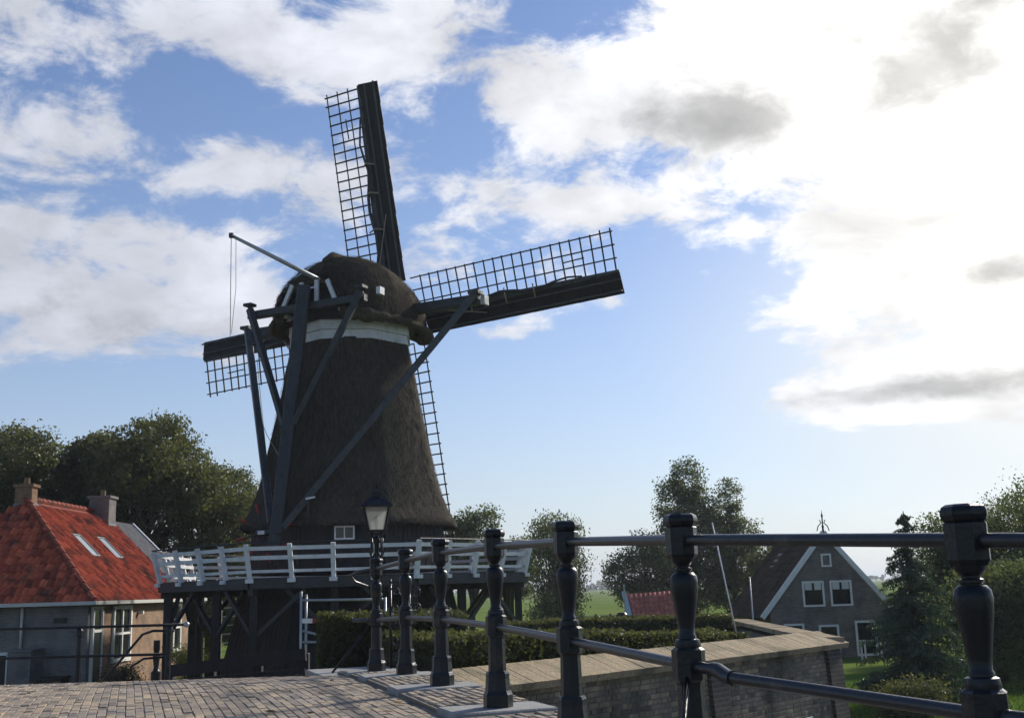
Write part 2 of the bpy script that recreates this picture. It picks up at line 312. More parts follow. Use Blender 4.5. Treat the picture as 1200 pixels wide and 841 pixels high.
    def build(s, name, m, parent=None, smooth=False, bevel=0.0, auto=None):
        o0 = origin(parent) if parent else Vector((0, 0, 0))
        me = bpy.data.meshes.new(name); me.from_pydata([tuple(Vector(v) - o0) for v in s.v], [], s.f); me.materials.append(MATS[m])
        bm = bmesh.new(); bm.from_mesh(me); bmesh.ops.recalc_face_normals(bm, faces=bm.faces)
        if bevel: bmesh.ops.bevel(bm, geom=list(bm.edges), offset=bevel, segments=1, affect='EDGES', profile=.5)
        bm.to_mesh(me); bm.free()
        if smooth: me.shade_smooth()
        if auto and smooth: me.set_sharp_from_angle(angle=R(auto))
        o = bpy.data.objects.new(name, me); col.objects.link(o); o.parent = parent
        return o
def single(name, mb, m, label, cat, group=None, base=None, **k):
    o = mb.build(name, m, None, **k); return tag(o, label, cat, group)
def copy_tree(o, parent=None):
    c = o.copy(); col.objects.link(c); c.parent = parent
    for ch in o.children: copy_tree(ch, c)
    return c
def quads_obj(name, m, P, F4, tint, parent=None, smooth=False):
    """fast mesh from numpy arrays: P (n,3), F4 (k,4), tint per face"""
    o0 = np.array(origin(parent)) if parent else np.zeros(3)
    me = bpy.data.meshes.new(name); n, k = len(P), len(F4)
    me.vertices.add(n); me.vertices.foreach_set('co', (P - o0).astype(np.float32).ravel())
    me.loops.add(4 * k); me.loops.foreach_set('vertex_index', F4.astype(np.int32).ravel())
    me.polygons.add(k); me.polygons.foreach_set('loop_start', np.arange(0, 4 * k, 4, dtype=np.int32)); me.polygons.foreach_set('loop_total', np.full(k, 4, np.int32))
    if tint is not None:
        a = me.attributes.new('tint', 'FLOAT', 'FACE'); a.data.foreach_set('value', np.asarray(tint, np.float32))
    me.materials.append(MATS[m]); me.update(calc_edges=True)
    if smooth: me.shade_smooth()
    else: me.shade_flat()
    o = bpy.data.objects.new(name, me); col.objects.link(o); o.parent = parent
    return o
def leaves(P, size, aspect=1.6, up=0.0, jit=.5, droop=None):
    """one quad per row of P, random orientation"""
    n = len(P); a = rng.normal(size=(n, 3)); 
    if droop is not None: a = a * .5 + np.array(droop)
    a /= np.linalg.norm(a, axis=1)[:, None]
    b = rng.normal(size=(n, 3)); b -= a * (a * b).sum(1)[:, None]; b /= np.linalg.norm(b, axis=1)[:, None]
    s = size * (1 + jit * (rng.random(n) - .5) * 2)
    a = a * (s * aspect / 2)[:, None]; b = b * (s / 2)[:, None]
    V = np.stack([P - a, P + b * .9 - a * .1, P + a, P - b * .9 - a * .1], 1).reshape(-1, 3)
    return V, np.arange(4 * n).reshape(n, 4)
# individually built pieces: the 300 nearest are objects, the rest one joined "stuff" part
def piece_base(dx, dy, dz, ch=.006):
    x, y, z = dx / 2, dy / 2, dz
    lo = [(-x, -y, 0), (x, -y, 0), (x, y, 0), (-x, y, 0)]
    md = [(a, b, z - ch) for a, b, _ in lo]; X, Y = x - ch, y - ch
    tp = [(-X, -Y, z), (X, -Y, z), (X, Y, z), (-X, Y, z)]
    fs = [(i, (i + 1) % 4, 4 + (i + 1) % 4, 4 + i) for i in range(4)] + [(4 + i, 4 + (i + 1) % 4, 8 + (i + 1) % 4, 8 + i) for i in range(4)] + [(8, 9, 10, 11)]
    return np.array(lo + md + tp, float), fs
def pieces(name, parent, base, mats_, m, limit=300, rest_name=None, near=None):
    V, fs = base; o0 = origin(parent) if parent else Vector((0, 0, 0))
    if near is None: near = lambda t: (t - Vector((0, 0, E))).length
    mats_ = sorted(mats_, key=lambda q: near(q.translation))
    var = []
    for i in range(9):
        me = bpy.data.meshes.new(name); me.from_pydata([tuple(v) for v in V], [], fs)
        a = me.attributes.new('tint', 'FLOAT', 'FACE'); a.data.foreach_set('value', [i / 8] * len(fs)); me.materials.append(MATS[m]); var.append(me)
    def tv(): return min(8, max(0, round(random.gauss(4, 2.08))))
    for q in mats_[:limit]:
        o = bpy.data.objects.new(name, var[tv()]); col.objects.link(o); o.parent = parent
        o.matrix_basis = Matrix.Translation(-o0) @ q
    rest = mats_[limit:]
    if rest:
        A = np.array([[list(r) for r in q] for q in rest]); n = len(rest); k = len(V)
        P = np.einsum('nij,kj->nki', A[:, :3, :3], V) + A[:, None, :3, 3]
        F = (np.array(fs)[None] + (np.arange(n) * k)[:, None, None]).reshape(-1, 4)
        t = np.repeat(np.clip(rng.normal(.5, .26, n), 0, 1), len(fs))
        r = quads_obj(rest_name or name + '_field', m, P.reshape(-1, 3), F, t, parent); r['kind'] = 'stuff'
def xf(p, rz=0, rx=0, ry=0, s=(1, 1, 1)):
    return Matrix.Translation(p) @ Euler((rx, ry, rz)).to_matrix().to_4x4() @ Matrix.Diagonal((*s, 1))

# ------------------------------------------------------------------ setting: ground, canal, bridge road
far = [(-4000, 11.9), (-9.0, 11.9), (-.6, 12.4), (5.5, 19.6), (5.9, 24), (4000, 24), (4000, 7000), (-4000, 7000)]
mb = MB(); mb.add([(x, y, 0) for x, y in far], [tuple(range(len(far)))])
mb.add([(-4000, -400, 0), (4000, -400, 0), (4000, -7, 0), (-4000, -7, 0)], [(0, 1, 2, 3)])
tag(mb.build('ground', 'grass'), kind='structure')
mb = MB(); mb.add([(-4000, -7.5, -1.1), (4000, -7.5, -1.1), (4000, 30, -1.1), (-4000, 30, -1.1)], [(0, 1, 2, 3)]); tag(mb.build('canal_water', 'water'), kind='structure')
mb = MB()
for (xa, ya), (xb, yb) in zip(far[:5], far[1:6]):
    mb.add([(xa, ya, -1.6), (xb, yb, -1.6), (xb, yb, -.004), (xa, ya, -.004)], [(0, 1, 2, 3)])
mb.add([(-4000, -7, -1.6), (4000, -7, -1.6), (4000, -7, -.004), (-4000, -7, -.004)], [(0, 1, 2, 3)])
tag(mb.build('canal_bank', 'soil'), kind='structure')

def deck(y):                              # kerb level of the humped road, relative to the ground
    if y < 9: z = -.69 - .006 * (y - 9) ** 2
    elif y < 17: z = -.69 - .010 * (y - 9) ** 2
    else: z = -1.33 - .16 * (y - 17)
    return max(E + z, 0.07)
e1 = Vector((-.325, .946)); e2 = Vector((.946, .325)); ORG = Vector((-.15, 7.15))
def UVs(u, v): return ORG + e1 * u + e2 * v
def UV(u, v): p = ORG + e1 * u + e2 * (v + .0095 * u * u); return p
def uv_of(p):
    d = Vector(p) - ORG; u = d.dot(e1); return u, d.dot(e2) - .0095 * u * u
KERB = .035
# deck body
mb = MB(); rows = [-14 + i * .5 for i in range(0, 75)]
vs = []; fs = []
def redge(u): return UV(u, .30)
for i, u in enumerate(rows):
    p = UV(u, -.34) if u < 6.0 else Vector((UV(6.0, -.34).x - .05 * (u - 6.0), UV(6.0, -.34).y + (u - 6.0) * .95))
    for j, xx in enumerate((0, -2, -4, -7, -10, -14)):
        q = Vector((p.x + xx * .985, p.y + xx * -.0 )); z = deck(q.y) - KERB - .006
        vs.append((q.x, q.y, z))
n = 6
for i in range(len(rows) - 1):
    for j in range(n - 1): fs.append((i * n + j, i * n + j + 1, (i + 1) * n + j + 1, (i + 1) * n + j))
mb.add(vs, fs)
road = tag(mb.build('road', 'joint_sand', smooth=True), kind='structure')
# brick clinkers of the carriageway
mats_ = []
BL, BW = .20, .056
for zone in (0,):
    if zone == 0:                          # lane beside the kerb: courses along the road
        v = .35; k = 0
        while v > -11.5:
            u = -3.2 + (k % 2) * BL / 2 + random.uniform(-.02, .02)
            while u < 9.4: mats_.append((u, v, 0)); u += BL + .005
            v -= BW + .005; k += 1
        v_end = v + BW / 2
    else:
        u = -3.2; k = 0
        while u < 9.4:
            v = v_end - BL / 2 - (k % 2) * BL / 2
            while v > -11.5: mats_.append((u, v, 1)); v -= BL + .007
            u += BW + .007; k += 1
bm_ = []
for u, v, zn in mats_:
    p = UVs(u, v + .06)
    if uv_of(p)[1] > -.30 or not (-13.5 < p.x < 1.5 and 5.2 < p.y < 15.5): continue
    if p.x < -p.y * .56 - .3: continue
    ang = math.atan2(e1.y, e1.x)
    sl_ = (deck(p.y + .05) - deck(p.y - .05)) / .1
    q = Matrix.Translation((p.x, p.y, deck(p.y) - KERB - .062 + random.gauss(0, .002))) @ Euler((math.atan(sl_) + random.gauss(0, .01), random.gauss(0, .010), 0)).to_matrix().to_4x4() @ Matrix.Rotation(ang + random.gauss(0, .012), 4, 'Z')
    bm_.append(q)
pieces('brick', road, piece_base(BL, BW, .06, .003), bm_, 'klinker', 300, 'brick_paving')
# far paved surface beyond (already below the crest)
# kerb strip under the railing
strip = MB(); us = [-6.6 + .4 * i for i in range(0, 35)]
us = [u for u in us if u <= 6.2]
vs = []; fs = []
for u in us:
    a, b = UV(u, -.33), UV(u, .31)
    za, zb = deck(a.y), deck(b.y)
    vs += [(a.x, a.y, za - .35), (a.x, a.y, za - .010), (b.x, b.y, zb - .010), (b.x, b.y, zb - .35)]
for i in range(len(us) - 1):
    for j in range(3): fs.append((i * 4 + j, i * 4 + j + 1, (i + 1) * 4 + j + 1, (i + 1) * 4 + j))
fs += [(0, 3, 2, 1), tuple(len(vs) - 4 + k for k in range(4))]
strip.add(vs, fs); kerb = tag(strip.build('kerb_strip', 'joint_sand'), kind='structure')
POSTS = [(2.12, 2.28), (1.34, 3.36), (.67, 4.60), (.25, 5.82), (-.15, 7.15), (-.60, 8.67), (-1.015, 10.14), (-1.42, 11.26)]
post_u = [uv_of(p)[0] for p in POSTS]
cm = []
k = 0; v = -.325 + .05
while v < .30:
    u = -5.2 + (k % 2) * BL / 2
    while u < 6.0:
        if all(abs(u - pu) > .30 for pu in post_u):
            p = UV(u, v); ang = math.atan2(e1.y + .019 * u * e2.y, e1.x + .019 * u * e2.x)
            cm.append(Matrix.Translation((p.x, p.y, deck(p.y) - .058 + random.gauss(0, .002))) @ Matrix.Rotation(ang, 4, 'Z') @ Euler((random.gauss(0, .01), random.gauss(0, .01), 0)).to_matrix().to_4x4())
        u += BL + .005
    v += BW + .006; k += 1
pieces('brick', kerb, piece_base(BL, BW, .058, .009), cm, 'klinker', 300, 'brick_edging')
pad_proto = None
for i, p in enumerate(POSTS):
    u, v = uv_of(p); c = UV(u, -.01); ang = math.atan2(e1.y + .019 * u * e2.y, e1.x + .019 * u * e2.x)
    b = MB(); b.box((c.x, c.y, deck(c.y) - .15), (.46, .645, .31), ang)
    b.build('stone_slab', 'pad_stone', kerb, bevel=.008)
b = MB(); p = UV(5.55, -.12); b.box((p.x, p.y, deck(p.y) - .16), (1.3, .9, .32), math.atan2(e1.y, e1.x)); b.build('stone_slab', 'pad_stone', kerb, bevel=.008)
# bridge side wall below the kerb strip
ab = MB(); vs = []; fs = []
for u in us:
    a, b = UV(u, -.2), UV(u, .26); zb = deck(b.y) - .30
    vs += [(a.x, a.y, -1.7), (a.x, a.y, zb), (b.x, b.y, zb), (b.x, b.y, -1.7)]
for i in range(len(us) - 1):
    for j in range(4): fs.append((i * 4 + j, i * 4 + (j + 1) % 4, (i + 1) * 4 + (j + 1) % 4, (i + 1) * 4 + j))
fs += [(0, 3, 2, 1), tuple(len(vs) - 4 + k for k in range(4))]
ab.add(vs, fs); tag(ab.build('bridge_side', 'abutment_brick'), kind='structure')

# ------------------------------------------------------------------ quay wall with its sloping brick coping, terrace behind it
W0, W1, W2 = Vector((-1.15, 11.35)), Vector((5.15, 18.55)), Vector((5.75, 29.2))
wall_t = empty('quay_wall', (2.3, 14.5, -1.5), 'long weathered brick quay wall with a sandy brick coping, turning a corner', 'wall')
CAPZ = E - 1.02
core = MB()
def offs(a, b, d): t = (b - a).normalized(); n_ = Vector((t.y, -t.x)); return a + n_ * d, b + n_ * d
def wall_poly(z, bat):
    t1 = (W1 - W0).normalized(); n1_ = Vector((t1.y, -t1.x)); t2 = (W2 - W1).normalized(); n2_ = Vector((t2.y, -t2.x))
    bis = (n1_ + n2_); bis = bis / (bis.dot(n1_))
    o = [W0 + n1_ * bat, W1 + bis * bat, W2 + n2_ * bat]; i_ = [W2 - n2_ * .42, W1 - bis * .42, W0 - n1_ * .42]
    return [(p.x, p.y, z) for p in o + i_]
lo, hi = wall_poly(-1.7, .22), wall_poly(CAPZ - .05, -.035)
core.add(lo + hi, [(0, 1, 2, 3, 4, 5), (6, 7, 8, 9, 10, 11)] + [(i, (i + 1) % 6, (i + 1) % 6 + 6, i + 6) for i in range(6)])
core.build('wall_core', 'mortar', wall_t)
t1 = (W1 - W0).normalized(); n1_ = Vector((t1.y, -t1.x)); t2 = (W2 - W1).normalized(); n2_ = Vector((t2.y, -t2.x))
bis = (n1_ + n2_); bis = bis / bis.dot(n1_)
bl = []
Ht = CAPZ - .05 + 1.7
def face_bricks(A, B, nrm, t, z_from, z_to, xa=0, xb=None, extra=0.0):
    L = (B - A).length if xb is None else xb; ang = math.atan2(t.y, t.x); z = z_to - .055; k = 0
    while z > z_from:
        bat = -.035 + (CAPZ - .05 - z) / Ht * .255
        x = xa + (.0525 if k % 2 else 0) + .0
        while x < L - .03:
            l = .205 if (k % 2 == 0) else .098
            l = min(l, L - x)
            p = A + t * (x + l / 2) + nrm * (bat - .09 + extra)
            q = Matrix.Translation((p.x, p.y, z)) @ Matrix.Rotation(ang, 4, 'Z') @ Matrix.Rotation(math.pi / 2 + .075, 4, 'X')
            q = q @ Matrix.Translation((0, .0275, random.gauss(.0, .0025))) @ Matrix.Diagonal((l / .205, 1, 1, 1))
            bl.append(q); x += l + .008
        z -= .064; k += 1
face_bricks(W0, W1, n1_, t1, .0, CAPZ - .06, 1.0)
face_bricks(W1, W2, n2_, t2, 1.0, CAPZ - .06, 0)
pieces('brick', wall_t, piece_base(.205, .055, .10, .005), bl, 'wall_brick', 300, 'brick_facing', near=lambda t: abs(t.x - 3.0) + abs(t.z - 1.75) * 3 + max(0, t.y - 19) * 4)
# buttress and corner quoin
for xa, wd in ((5.55, .42), (9.05, .46)):
    b = MB(); ang = math.atan2(t1.y, t1.x); c0 = W0 + t1 * (xa + wd / 2)
    A0 = c0 + n1_ * .02; A1 = c0 + n1_ * .30
    lo_ = [A0 - t1 * wd / 2, A0 + t1 * wd / 2]
    vs = [(*(c0 - t1 * wd / 2 - n1_ * .1), -1.7), (*(c0 + t1 * wd / 2 - n1_ * .1), -1.7), (*(A1 + t1 * wd / 2), -1.7), (*(A1 - t1 * wd / 2), -1.7)]
    s_ = n1_ * .045
    vs += [(*(c0 - t1 * wd / 2 - n1_ * .1), CAPZ - .06), (*(c0 + t1 * wd / 2 - n1_ * .1), CAPZ - .06), (*(c0 + t1 * wd / 2 + s_), CAPZ - .06), (*(c0 - t1 * wd / 2 + s_), CAPZ - .06)]
    b.add(vs, [(0, 3, 2, 1), (4, 5, 6, 7), (0, 1, 5, 4), (1, 2, 6, 5), (2, 3, 7, 6), (3, 0, 4, 7)])
    b.build('buttress', 'abutment_brick', wall_t)
# coping: bricks on edge, sloping outwards
cp_ = []
def coping(A, B, nrm, t, a0, a1, tilt):
    L = (B - A).length; ang = math.atan2(t.y, t.x); x = a0
    while x < L + a1:
        p = A + t * x + nrm * -.19
        cp_.append(Matrix.Translation((p.x, p.y, CAPZ + .03 + random.gauss(0, .0015))) @ Matrix.Rotation(ang, 4, 'Z') @ Matrix.Rotation(tilt, 4, 'X') @ Matrix.Rotation(random.gauss(0, .01), 4, 'Z'))
        x += .064
coping(W0, W1, n1_, t1, .8, .16, .33); coping(W1, W2, n2_, t2, .02, 0, .03)
pieces('coping_brick', wall_t, piece_base(.0635, .56, .085, .0015), cp_, 'cap_brick', 300, 'coping')
# terrace behind the wall
ter = [tuple(W0 - n1_ * .3 + t1 * .9), tuple(W1 - bis * .3), tuple(W2 - n2_ * .3), (-.5, 28.5), (-2.4, 20.0), (-2.3, 12.6)]
b = MB(); b.prism(ter, .004, E - 1.6); tag(b.build('terrace', 'soil'), kind='structure')

# small sign on the wall
s_t = empty('wall_sign', (0, 0, 0), 'small white sign with blue bar fixed low on the quay wall', 'sign')
c0 = W0 + t1 * 8.05 + n1_ * .155
b = MB(); b.beam((*(c0 - t1 * .10), 1.08), (*(c0 + t1 * .10), 1.08), .02, .26); b.build('plate', 'sign_white', s_t)
b = MB(); c2 = c0 + n1_ * .013; b.beam((*(c2 - t1 * .075), 1.02), (*(c2 + t1 * .075), 1.02), .004, .05); b.build('bar', 'sign_blue', s_t)

# ------------------------------------------------------------------ iron railing
rail_t = empty('bridge_railing', (0, 7, E - .7), 'black cast iron bridge railing with turned baluster posts and two round rails', 'railing')
def make_post():
    root = empty('post', origin(rail_t), parent=rail_t)
    O = origin(root)
    def lt(name, prof, n, rot=0, sm=True, m='iron'):
        b = MB(); prof = [(r_ * .78, z_) for r_, z_ in prof]; b.lathe(prof, n, tuple(O), rot); return b.build(name, m, root, smooth=sm, auto=38 if sm else None)
    H = 1.09; r8 = R(22.5)
    lt('plinth', [(.118, 0), (.118, .075), (.102, .10), (.094, .17), (.094, .20), (.086, .215)], 8, r8, False)
    lt('shaft', [(.072, .21), (.066, .41), (.074, .425)], 8, r8, False)
    lt('block', [(.07, .42), (.086, .432), (.086, .545), (.07, .555)], 8, r8, False)
    lt('baluster', [(r_ * (1.22 if .6 < z_ < .85 else 1.06), z_) for r_, z_ in [(.06, .55), (.064, .565), (.058, .585), (.045, .59), (.045, .60), (.034, .607), (.036, .64), (.045, .70), (.056, .77), (.060, .81), (.056, .835), (.044, .848), (.036, .85),
                    (.036, .853), (.044, .856), (.044, .866), (.034, .87), (.034, .876), (.050, .89), (.056, .90), (.056, .915)]], 22)
    lt('head', [(.07, .905), (.083, .922), (.083, 1.03), (.076, 1.036)], 8, r8, False)
    cap = lt('cap', [(.076, 1.034), (.086, 1.042), (.091, 1.055), (.091, 1.066), (.084, 1.079), (.066, 1.087), (.0, 1.09)], 8, r8, False)
    return root
pp = make_post(); post_roots = []
for i, (x, y) in enumerate(POSTS):
    r = pp if i == 0 else copy_tree(pp, rail_t)
    r.location = Vector((x, y, deck(y) + .004)) - origin(rail_t); r.rotation_euler = (0, 0, math.atan2(e1.y, e1.x) - math.pi / 2)
    post_roots.append(r)
def rail_pt(i, h): x, y = POSTS[i]; return Vector((x, y, deck(y) + h))
for i in range(len(POSTS) - 1):
    for h in (.985, .488):
        a, c = rail_pt(i, h), rail_pt(i + 1, h); b = MB(); pts = [a, c]
        if i == 1 and h < .5:
            m_ = c.lerp(a, .13); m2 = c.lerp(a, .17) + Vector((0, 0, -.02)); pts = [c, m_, m2, a + Vector((0, 0, -.004))]
            s2 = MB(); s2.tube([m_ + (c - m_).normalized() * .03, m_, m2, m2 + (a - m2).normalized() * .03], .029, 14)
        b.tube(pts, .0225, 16); rl = b.build('rail', 'iron_rail', rail_t, smooth=True, auto=50)
        if i == 1 and h < .5: s2.build('sleeve', 'iron_rail', rl, smooth=True, auto=50)
for i, (dx_, dy_) in ((7, (-.42, -.1)), (2, (-.16, -.5))):      # stays
    b = MB(); x, y = POSTS[i]; t_ = rail_pt(i, .50); g_ = Vector((x + dx_, y + dy_, 0)); g_.z = deck(g_.y) - KERB * (0 if i == 7 else 0)
    b.tube([t_, g_], .011, 8); b.build('stay', 'iron', rail_t, smooth=True)
# bent end of the top rail at the last post
b = MB(); t_ = rail_pt(7, .985); b.tube([t_, t_ + Vector((-.20, .12, -.02)), t_ + Vector((-.28, .16, -.06)), t_ + Vector((-.24, .2, -.12)), t_ + Vector((-.12, .26, -.17))], .016, 10); b.build('rail_end', 'iron_rail', rail_t, smooth=True)
b = MB(); t_ = rail_pt(7, .488); b.tube([t_, t_ + Vector((-.25, .1, .0))], .02, 10); b.build('rail_end', 'iron_rail', rail_t, smooth=True)

# wrought scroll ironwork standing beside the lamp
def spiral(c, r, turns, s, a0, nrm=(1, 0)):
    pts = []
    for i in range(26):
        q = i / 25; a = a0 + s * q * turns * 2 * math.pi; rr = r * (1 - .8 * q)
        pts.append(Vector((c[0] + rr * math.cos(a) * nrm[0], c[1] + rr * math.cos(a) * nrm[1], c[2] + rr * math.sin(a))))
    return pts
sx, sy = -1.27, 12.05; sz = deck(sy) - .0
sw = empty('scroll_ironwork', (sx, sy, sz), 'narrow black wrought iron scrollwork panel beside the lamp post', 'ironwork')
for dx_ in (-.10, .10):
    b = MB(); b.tube([(sx + dx_, sy, sz - .1), (sx + dx_, sy, sz + .93)], .016, 8); b.build('upright', 'iron', sw, smooth=True)
for k in range(5):
    for s_ in (-1, 1):
        b = MB(); b.tube(spiral((sx + s_ * .045, sy, sz + .12 + k * .17), .055, 1.3, s_, 0 if k % 2 else math.pi), .009, 6); b.build('scroll', 'iron_rail', sw, smooth=True)
for k in (0.03, .45, .9):
    b = MB(); b.tube([(sx - .1, sy, sz + k), (sx + .1, sy, sz + k)], .012, 6); b.build('bar', 'iron', sw, smooth=True)
for k in (.62, .78):
    b = MB(); b.tube(spiral((sx + .17, sy, sz + k), .07, 1.2, -1, math.pi), .010, 6); b.build('scroll', 'iron_rail', sw, smooth=True)

# ------------------------------------------------------------------ street lamp
LX, LY = -1.60, 12.75; LZ = deck(LY) - .13
lamp = empty('street_lamp', (LX, LY, LZ), 'old black street lamp with four sided glass lantern at the end of the bridge railing', 'street lamp')
b = MB(); b.lathe([(.10, -.12), (.10, .10), (.085, .14), (.07, .30), (.055, .34), (.05, .9), (.062, .92), (.062, .96), (.045, .98), (.036, 1.18), (.055, 1.21), (.055, 1.24), (.03, 1.27), (.026, 1.52), (.04, 1.54), (.04, 1.57), (.022, 1.6)], 16, (LX, LY, LZ)); b.build('column', 'iron', lamp, smooth=True, auto=40)
for s_ in range(4):
    a = R(45 + 90 * s_); n_ = (math.cos(a), math.sin(a))
    b = MB(); b.tube([Vector((LX + n_[0] * r_, LY + n_[1] * r_, LZ + z_)) for r_, z_ in ((.03, 1.40), (.07, 1.36), (.10, 1.42), (.075, 1.50), (.09, 1.58))], .009, 6); b.build('bracket_scroll', 'iron', lamp, smooth=True)
    b = MB(); b.tube([Vector((LX + n_[0] * r_, LY + n_[1] * r_, LZ + z_)) for r_, z_ in ((.02, 1.50), (.05, 1.60), (.105, 1.66))], .008, 6); b.build('lantern_arm', 'iron', lamp, smooth=True)
LB = LZ + 1.66; yaw = R(8)
def sqp(r_, z_, k): a = yaw + R(45 + 90 * k); return Vector((LX + r_ * math.cos(a), LY + r_ * math.sin(a), z_))
lan = empty('lantern', (LX, LY, LB), parent=lamp)
for k in range(4):
    b = MB(); b.beam(sqp(.125, LB, k), sqp(.20, LB + .27, k), .022); b.build('corner_bar', 'iron', lan)
    b = MB(); p = [sqp(.12, LB + .012, k), sqp(.12, LB + .012, k + 1), sqp(.193, LB + .265, k + 1), sqp(.193, LB + .265, k)]; b.slab(p, .003); b.build('pane', 'lamp_glass', lan)
b = MB(); b.lathe([(.135, -.015), (.135, .012)], 4, (LX, LY, LB), yaw + R(45)); b.build('bottom_frame', 'iron', lan)
b = MB(); b.lathe([(.20, .262), (.25, .272), (.25, .282), (.12, .365), (.07, .385), (.07, .43), (.085, .435), (.085, .445), (.03, .475), (.012, .49), (.02, .505), (.012, .52), (.004, .55)], 4, (LX, LY, LB), yaw + R(45)); b.build('roof', 'iron', lan)
b = MB(); b.lathe([(.012, 0), (.014, .05), (.03, .09), (.036, .12), (.028, .155), (.0, .17)], 10, (LX, LY, LB)); b.build('bulb', 'white_trim', lan, smooth=True)


# ------------------------------------------------------------------ windmill
MC = Vector((-6.02, 40.6, 0)); PSI, TAU, PHI, SR = R(25.1), R(8.8), R(3.23), 9.725
ax_h = Vector((math.sin(PSI), math.cos(PSI), 0)); sd = Vector((math.cos(PSI), -math.sin(PSI), 0))
mill = empty('windmill', tuple(MC), 'dark thatched octagonal windmill with lattice sails and a white railed stage', 'windmill')
NA = math.atan2(-.99, .06)                # outward normal of the octagon face towards the road
def octo(r, z, rot=0.0, n=8): return [Vector((MC.x + r * math.cos(NA + math.pi / n + 2 * math.pi * k / n + rot), MC.y + r * math.sin(NA + math.pi / n + 2 * math.pi * k / n + rot), z)) for k in range(n)]
# thatched smock: octagon with softly rounded arrises and flared foot
def smock_ring(r, z, sub=7, rnd=.10):
    c = octo(r, z); out = []
    for k in range(8):
        a, b_ = c[k], c[(k + 1) % 8]
        for j in range(sub):
            t = j / sub; p = a.lerp(b_, t); q = Vector((p.x - MC.x, p.y - MC.y, 0)); L = q.length
            tgt = r * .965; q = q * ((1 - rnd * 4 * 0 ) + 0)
            L2 = L + (tgt - L) * .35
            out.append(Vector((MC.x + q.x / L * L2, MC.y + q.y / L * L2, z)))
    return out
prof = [(4.02, E + 2.28), (4.06, E + 2.36), (3.98, E + 2.5), (3.72, E + 2.95), (3.50, E + 3.5), (3.30, E + 4.2), (3.10, E + 5.0), (2.90, E + 5.9), (2.70, E + 6.9), (2.50, E + 7.9), (2.34, E + 8.6), (2.27, E + 9.0)]
rows_ = []
for (ra, za), (rb, zb) in zip(prof, prof[1:]):
    ns = max(1, int((zb - za) / .14))
    for j in range(ns): rows_.append((ra + (rb - ra) * j / ns, za + (zb - za) * j / ns))
rows_.append(prof[-1])
b = MB(); vs = []; fs = []
for r_, z_ in rows_:
    for p in smock_ring(r_, z_):
        d = Vector((p.x - MC.x, p.y - MC.y, 0)).normalized()
        k = mnoise.noise(Vector((p.x * 1.1, p.y * 1.1, z_ * .5))) * .05 + mnoise.noise(Vector((p.x * 4, p.y * 4, z_ * 1.2))) * .022
        vs.append(p + d * k)
n = 56
for i in range(len(rows_) - 1):
    for k in range(n): fs.append((i * n + k, i * n + (k + 1) % n, (i + 1) * n + (k + 1) % n, (i + 1) * n + k))
fs += [tuple(range(n))[::-1], tuple(range((len(rows_) - 1) * n, len(rows_) * n))]
b.add(vs, fs); b.build('thatched_body', 'thatch', mill, smooth=True, auto=35)
def straws(name, P, N, Dn, parent, L=.26, w=.022, m='straw'):
    n_ = len(P); l = L * (.6 + .8 * rng.random(n_)); Dn = Dn + rng.normal(0, .10, (n_, 3)) + N * .04; Dn /= np.linalg.norm(Dn, axis=1)[:, None]
    S = np.cross(Dn, N); S /= np.linalg.norm(S, axis=1)[:, None] + 1e-9; S = S * (w * (.6 + .8 * rng.random(n_)))[:, None] / 2; A = P + N * .012; B = A + Dn * l[:, None]
    V = np.stack([A - S, A + S, B + S * .6, B - S * .6], 1).reshape(-1, 3)
    o = quads_obj(name, m, V, np.arange(4 * n_).reshape(n_, 4), np.clip(rng.normal(.45, .25, n_), 0, 1), parent); o['kind'] = 'stuff'; return o
# straw ends lying on the thatch
n_ = 15000; zf = rng.random(n_); pz = np.array([p_[1] for p_ in prof]); pr_ = np.array([p_[0] for p_ in prof])
zq = np.where(rng.random(n_) < .14, pz[0] + .12 + .1 * rng.random(n_), pz[0] + .15 + (pz[-1] - pz[0] - .15) * zf); rq = np.interp(zq, pz, pr_); aq = rng.random(n_) * 2 * math.pi
loc_a = np.mod(aq - (NA + math.pi / 8), math.pi / 4) - math.pi / 8; ro_ = rq * math.cos(math.pi / 8) / np.cos(loc_a); ro_ = ro_ + (rq * .965 - ro_) * .35
Nn = np.stack([np.cos(aq), np.sin(aq), np.full(n_, .22)], 1); Nn /= np.linalg.norm(Nn, axis=1)[:, None]
Pp = np.stack([MC.x + ro_ * np.cos(aq), MC.y + ro_ * np.sin(aq), zq], 1) + Nn * .02; Dd = np.stack([np.cos(aq) * .24, np.sin(aq) * .24, np.full(n_, -1.0)], 1)
straws('straw_ends', Pp, Nn, Dd, mill, .17, .018)
# white collar boards below the cap
for k in range(8):
    for (ra, za, rb, zb, nm) in ((2.33, E + 8.93, 2.30, E + 9.26, 'collar_board'), (2.36, E + 9.27, 2.35, E + 9.68, 'collar_board')):
        A, B2 = octo(ra, za), octo(rb, zb); a, c, d_, e_ = A[k], A[(k + 1) % 8], B2[(k + 1) % 8], B2[k]
        bb = MB(); ce = (a + c + d_ + e_) / 4; bb.slab([a, c, d_, e_], -.05); bb.build(nm, 'white_paint', mill)
